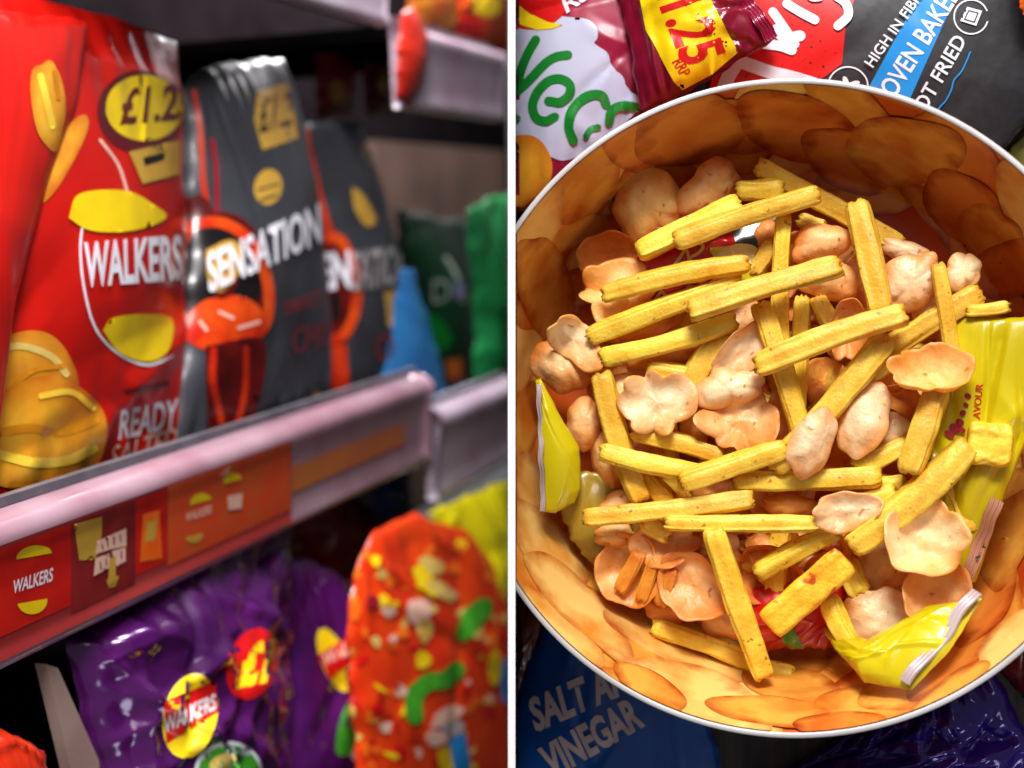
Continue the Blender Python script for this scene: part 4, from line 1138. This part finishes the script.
o, bv = packet('crisp_packet', 'second charcoal packet farther along the shelf, its lettering cut by its neighbour', 'packet', top=[(298, 126), (330, 120), (362, 126)], right=[(362, 126), (380, 220), (402, 300), (408, 420)], bottom=[(310, 440), (408, 420)], left=[(298, 126), (310, 260), (310, 440)],
               pn=splane(-0.045, 4), m=dark1, thick=0.026, seed=54, wr=0.4, nx=60, ny=90, creases=6, pw=0.45)
a_ = Art(bv, 'L', 6, 0.0004, 0.0002)
a_.add(stroke([(304, 132), (312, 170), (322, 210), (332, 240)], 9), ORG_INK)
a_.build('side_print', o)
a_ = Art(bv, 'L', 6, 0.0004, 0.0002)
a_.add(ell(371, 150, 8, 16, -10), GOLD); a_.build('gold_print', o)
a_ = Art(bv, 'L', 6, 0.0004); a_.add(spoly([(352, 186), (364, 196), (376, 220), (366, 226), (354, 208)]), GOLD)
a_.build('gold_print', o)
a_ = Art(bv, 'L', 6, 0.0004, 0.0002)
a_.add(spoly([(320, 236), (345, 238), (358, 270), (356, 320), (344, 344), (322, 346)]), DKRED); a_.add(stroke([(322, 236), (340, 240), (354, 268), (356, 305), (344, 334), (324, 342)], 10), CHIL)
a_.build('food_print', o)
a_ = Art(bv, 'L', 6, 0.0009, 0.0002)
a_.add(poly([(326, 346), (346, 344), (350, 400), (332, 402)]), ORG_INK); a_.add(poly([(330, 296), (340, 292), (340, 318), (332, 322)]), BLACK)
a_.build('food_print', o)
a_ = Art(bv, 'L', 6, 0.0004); a_.add(poly([(384, 292), (398, 288), (396, 318), (404, 334), (388, 326)]), GOLD); a_.build('gold_corner', o)
a_ = Art(bv, 'L', 5, 0.0030)
a_.add(text('EN', (318, 292), (32, -4), (-1, -38), 0.04), WHITE); a_.add(text('SATIONS', (350, 292), (64, -10), (2, -40), 0.02), GREY); a_.build('lettering', o)
a_ = Art(bv, 'L', 5, 0.0030)
a_.add(text('CH', (374, 362), (26, -6), (0, -26), 0.0), CRIM)
a_.build('lettering', o)
o, bv = packet('crisp_packet', 'slim bright blue packet at the end of the near shelf', 'packet', top=[(376, 272), (412, 268)], right=[(412, 268), (432, 335), (456, 425)], bottom=[(380, 428), (456, 425)], left=[(376, 272), (380, 428)],
               pn=splane(-0.03), m=film('sky_blue_film', (66, 156, 228), (40, 124, 206), 0.3, 0.4), thick=0.008, seed=55, nx=40, ny=60, wr=0.6)
o, bv = packet('crisp_packet', 'dark green packet with a pale letter in the farther bay', 'packet', top=[(396, 208), (440, 218), (484, 222)], right=[(484, 222), (486, 430)], bottom=[(412, 430), (486, 430)], left=[(396, 208), (412, 430)],
               pn=splane(-0.09), m=film('bottle_green_film', (10, 28, 22), (6, 16, 13), 0.4, 0.15), thick=0.02, seed=56, nx=50, ny=60, wr=0.6)
a_ = Art(bv, 'L', 5, 0.0006)
a_.add(text('D', (432, 304), (18, -2), (0, -24), 0.0), GREY); a_.build('lettering', o)
a_ = Art(bv, 'L', 5, 0.0006); a_.add(stroke([(446, 258), (456, 275), (462, 300)], 4), GREY); a_.add(ell(459, 290, 6, 10, 0), PURP)
a_.build('emblem', o)
a_ = Art(bv, 'L', 5, 0.0006)
a_.add(spoly([(424, 312), (440, 318), (452, 340), (440, 350), (424, 340)]), GREEN); a_.add(poly([(446, 360), (462, 358), (462, 384), (448, 386)]), ORNG)
a_.build('printed_panel', o)
o, bv = packet('crisp_packet', 'bright green packet against the divider in the farther bay', 'packet', top=[(466, 212), (488, 198), (530, 190)], right=[(530, 190), (530, 420)], bottom=[(474, 420), (530, 420)], left=[(466, 212), (474, 300), (474, 420)],
               pn=splane(-0.04), m=film('bright_green_film', (40, 156, 84), (18, 116, 58), 0.22, 0.6), thick=0.016, seed=57, lim=509, nx=50, ny=80, wr=1.3)
# dim packets deep in the near shelf, under the upper shelf
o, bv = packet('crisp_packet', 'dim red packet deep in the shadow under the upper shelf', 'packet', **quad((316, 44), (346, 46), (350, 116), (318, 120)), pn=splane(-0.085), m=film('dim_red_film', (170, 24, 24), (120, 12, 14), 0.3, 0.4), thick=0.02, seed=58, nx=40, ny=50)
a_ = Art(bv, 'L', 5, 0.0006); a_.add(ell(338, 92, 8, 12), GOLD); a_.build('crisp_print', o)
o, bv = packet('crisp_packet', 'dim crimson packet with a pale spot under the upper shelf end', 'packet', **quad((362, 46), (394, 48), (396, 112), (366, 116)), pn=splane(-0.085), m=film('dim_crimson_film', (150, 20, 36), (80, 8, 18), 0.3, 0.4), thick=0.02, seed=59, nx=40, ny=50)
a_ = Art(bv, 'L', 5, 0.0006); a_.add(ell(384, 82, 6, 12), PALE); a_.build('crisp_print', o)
o, bv = packet('crisp_packet', 'orange red packet hanging between the two upper price rails', 'packet', top=[(402, 12), (414, 8)], right=[(414, 8), (426, 40), (420, 90), (410, 108)], bottom=[(396, 100), (410, 108)], left=[(402, 12), (396, 50), (396, 100)], pn=splane(0.004), m=film('orange_red_film', (176, 34, 12), (130, 16, 8), 0.3, 0.4), thick=0.010, seed=60, nx=40, ny=50, wr=0.25, pleat=0.1, jit=0.4)
# packets on the upper farther shelf
orr = film('orange_crisp_film', (222, 90, 24), (200, 40, 14), 0.3, 0.4, ns=30)
o, bv = packet('crisp_packet', 'gold and orange packet at the left on the upper farther shelf', 'packet', **quad((404, -60), (452, -60), (456, 44), (408, 36)), pn=splane(-0.03), m=film('gold_film', (205, 130, 30), (190, 70, 20), 0.3, 0.4, ns=40), thick=0.014, seed=61, nx=40, ny=60)
o, bv = packet('crisp_packet', 'red and orange packet at the right on the upper farther shelf', 'packet', **quad((448, -60), (511, -60), (511, 60), (450, 46)), pn=splane(-0.026), m=orr, thick=0.014, seed=62, lim=509, nx=40, ny=60)
a_ = Art(bv, 'L', 5, 0.0006); a_.add(ell(486, 4, 16, 12, 20), YEL); a_.add(ell(468, 28, 14, 16, 0), RED); a_.build('crisp_print', o)

# --- bottom shelf
pfilm = film('purple_foil', (88, 22, 100), (50, 10, 62), 0.14, 0.8, 0.2)
o, bv = packet('crisp_packet', 'near purple foil packet with an oval logo and a round price sticker', 'packet', top=[(66, 640), (130, 586), (215, 545), (292, 520)], right=[(292, 520), (284, 640), (282, 880)], bottom=[(118, 900), (282, 880)], left=[(66, 640), (90, 760), (118, 900)],
               pn=splane(-0.018, 6), m=pfilm, thick=0.034, seed=63, wr=1.0, nx=130, ny=130, creases=40, pw=0.5)
a_ = Art(bv, 'L', 5, 0.0004, 0.0002)
a_.add(ell(190, 716, 27, 43, 12), YEL); a_.add(poly([(164, 702), (215, 680), (218, 712), (166, 744)]), RED); a_.add(text('WALKERS', (164, 734), (52, -24), (-1, -17), 0.03), WHITE)
a_.build('logo', o)
a_ = Art(bv, 'L', 5, 0.0004, 0.0002)
a_.add(ell(252, 664, 25, 37, 18), RED); a_.add(text('£1', (236, 690), (30, -6), (10, -46), 0.06), YEL)
a_.build('price_sticker', o)
a_ = Art(bv, 'L', 5, 0.0004, 0.0002)
a_.add(ell(228, 772, 34, 31, 0), WHITE); a_.add(ell(229, 773, 31, 28, 0), LGREEN); a_.add(ell(222, 762, 14, 8, -20), PALE)
a_.build('printed_panel', o)
o, bv = packet('crisp_packet', 'farther purple foil packet squeezed between purple and orange neighbours', 'packet', top=[(272, 552), (310, 560), (352, 582)], right=[(352, 582), (364, 680), (386, 880)], bottom=[(262, 880), (386, 880)], left=[(272, 552), (276, 700), (262, 880)],
               pn=splane(-0.022, 6), m=pfilm, thick=0.024, seed=64, wr=1.2, nx=70, ny=100, creases=14)
a_ = Art(bv, 'L', 5, 0.0004, 0.0002)
a_.add(ell(334, 660, 13, 34, -22), YEL); a_.add(poly([(318, 655), (346, 638), (352, 662), (330, 680)]), RED); a_.add(text('WAL', (322, 668), (26, -14), (0, -14), 0.03), PINKY)
a_.build('logo', o)
a_ = Art(bv, 'L', 5, 0.0004, 0.0002)
a_.add(spoly([(354, 690), (376, 684), (368, 720), (352, 752), (336, 752), (340, 720)]), LGREEN); a_.add(poly([(372, 700), (382, 710), (384, 768), (360, 768), (350, 756)]), PINKY)
a_.build('printed_panel', o)
ofm = film('orange_film_bright', (232, 70, 16), (216, 40, 12), 0.22, 0.6, ns=24)
o, bv = packet('crisp_packet', 'puffed orange packet scattered with green, yellow and blue shapes', 'packet', top=[(352, 574), (376, 528), (414, 514), (462, 528), (490, 560)], right=[(490, 560), (520, 640), (530, 880)], bottom=[(364, 880), (530, 880)], left=[(352, 574), (347, 650), (364, 880)],
               pn=splane(0.012, 6), m=ofm, thick=0.014, seed=65, lim=509, wr=0.75, jit=1.6, pleat=0.9, nx=90, ny=110, creases=12, pw=0.45)
a_ = Art(bv, 'L', 5, 0.0004, 0.00001)
a_.add(spoly([(462, 612), (480, 598), (492, 602), (486, 618), (466, 640), (456, 636)]), LGREEN)
a_.add(stroke([(414, 716), (414, 696), (428, 682), (444, 680), (456, 670)], 17), LGREEN)
r = np.random.RandomState(77)
for k in range(120):
    x, y = r.uniform(346, 508), r.uniform(545, 768)
    if 405 < x < 462 and 664 < y < 722: continue
    a_.add(ell(x, y, r.uniform(2, 9), r.uniform(2, 7), r.uniform(0, 180), 20, wob=0.2, seed=k), (ORNG, YEL, PALE, RED, ORG_INK, PINKY, ORNG, RED)[r.randint(8)])
for (x, y, rx, ry, ro, m_) in [(430, 566, 14, 9, 20, PALE), (424, 580, 8, 18, -30, YEL), (440, 590, 16, 7, 35, PALE), (418, 612, 12, 14, 0, PINKY), (424, 630, 8, 12, 0, PALE), (352, 604, 7, 18, -10, ORNG), (372, 602, 7, 7, 0, CRIM), (422, 660, 8, 9, 0, YEL), (446, 716, 18, 8, -30, PINKY), (436, 738, 12, 8, 0, PINKY)]:
    a_.add(ell(x, y, rx, ry, ro, 24, wob=0.15, seed=x), m_)
a_.add(spoly([(462, 612), (480, 598), (492, 602), (486, 618), (466, 640), (456, 636)]), LGREEN); a_.add(stroke([(414, 716), (414, 696), (428, 682), (444, 680), (456, 670)], 17), LGREEN)
a_.add(poly([(448, 740), (464, 732), (470, 768), (454, 775)]), CYAN); a_.add(poly([(436, 752), (448, 744), (454, 775), (440, 778)]), YEL); a_.add(poly([(500, 664), (511, 654), (511, 704), (500, 700)]), CYAN); a_.add(ell(494, 668, 7, 18, 0), YEL); a_.add(ell(452, 728, 12, 8, -10), GREY)
a_.build('printed_panel', o)
o, bv = packet('crisp_packet', 'shiny yellow packet behind the orange one at the divider', 'packet', top=[(428, 512), (470, 494), (511, 478)], right=[(511, 478), (511, 680)], bottom=[(470, 690), (511, 680)], left=[(428, 512), (456, 560), (470, 690)],
               pn=splane(0.0, 4), m=film('lemon_film', (226, 214, 20), (206, 190, 12), 0.2, 0.6), thick=0.02, seed=66, lim=509, nx=50, ny=60, wr=0.8)
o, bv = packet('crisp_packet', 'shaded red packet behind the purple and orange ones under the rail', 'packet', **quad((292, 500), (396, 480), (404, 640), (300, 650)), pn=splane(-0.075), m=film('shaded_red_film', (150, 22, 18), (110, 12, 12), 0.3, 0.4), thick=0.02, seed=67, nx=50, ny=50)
o, bv = packet('crisp_packet', 'blue packet corner glimpsed under the end of the near rail', 'packet', **quad((372, 480), (408, 462), (412, 520), (376, 522)), pn=splane(-0.05), m=film('royal_blue_film', (26, 70, 170), (16, 40, 120), 0.3, 0.4), thick=0.012, seed=68, nx=40, ny=40)
o, bv = packet('crisp_packet', 'orange red packet top at the bottom left corner', 'packet', top=[(-60, 742), (0, 728), (44, 750)], right=[(44, 750), (60, 880)], bottom=[(-60, 880), (60, 880)], left=[(-60, 742), (-60, 880)], pn=splane(0.0), m=film('corner_red_film', (205, 50, 16), (170, 20, 10), 0.3, 0.4), thick=0.015, seed=69, nx=50, ny=40)

# ================================================================== light
W = bpy.data.worlds.new('World'); S.world = W; W.use_nodes = True
bg = W.node_tree.nodes['Background']; bg.inputs['Color'].default_value = (0.95, 0.93, 1.0, 1); bg.inputs['Strength'].default_value = 0.14


def area(name, loc, aim, sx, sy, power, col):
    l = bpy.data.lights.new(name, 'AREA'); l.shape = 'RECTANGLE'; l.size = sx; l.size_y = sy; l.energy = power; l.color = col
    o = bpy.data.objects.new(name, l); COL.objects.link(o)
    o.location = loc; o.rotation_euler = (Vector(aim) - Vector(loc)).to_track_quat('-Z', 'Y').to_euler()
    return o


cw = lambda x, y, z: C + CX * x + CY * y - CZ * z
area('window_light', (0.16, 1.20, 1.45), (0.03, 0, 0.03), 1.3, 0.9, 14.0, (1.0, 0.95, 0.88))
area('low_right_fill', (0.55, -0.75, 0.65), (0.15, -0.1, 0.03), 0.3, 0.3, 1.5, (0.85, 0.9, 1.0))  # added fill, no source there; lifts the blue film and violet foil creases
area('shop_ceiling_lamp', cw(-0.02, 0.80, -0.25), cw(-0.08, 0, 0.85), 0.35, 0.18, 16, (1.0, 0.97, 0.98))
tl = area('shop_tube_lamp', cw(-0.10, 0.78, 1.2), cw(-0.16, 0, 1.2), 0.14, 1.7, 42, (1.0, 0.97, 1.0))
zz = Vector(CX * 0.08 + CY * 0.99).normalized(); yy = Vector(-CZ); xx = yy.cross(zz).normalized(); yy = zz.cross(xx)
tl.matrix_world = Matrix.Translation(Vector(cw(-0.10, 0.78, 1.2))) @ Matrix((xx, yy, zz)).transposed().to_4x4()

S.view_settings.view_transform = 'Standard'; S.view_settings.look = 'None'; S.view_settings.exposure = 0; S.view_settings.gamma = 1
S.render.film_transparent = False
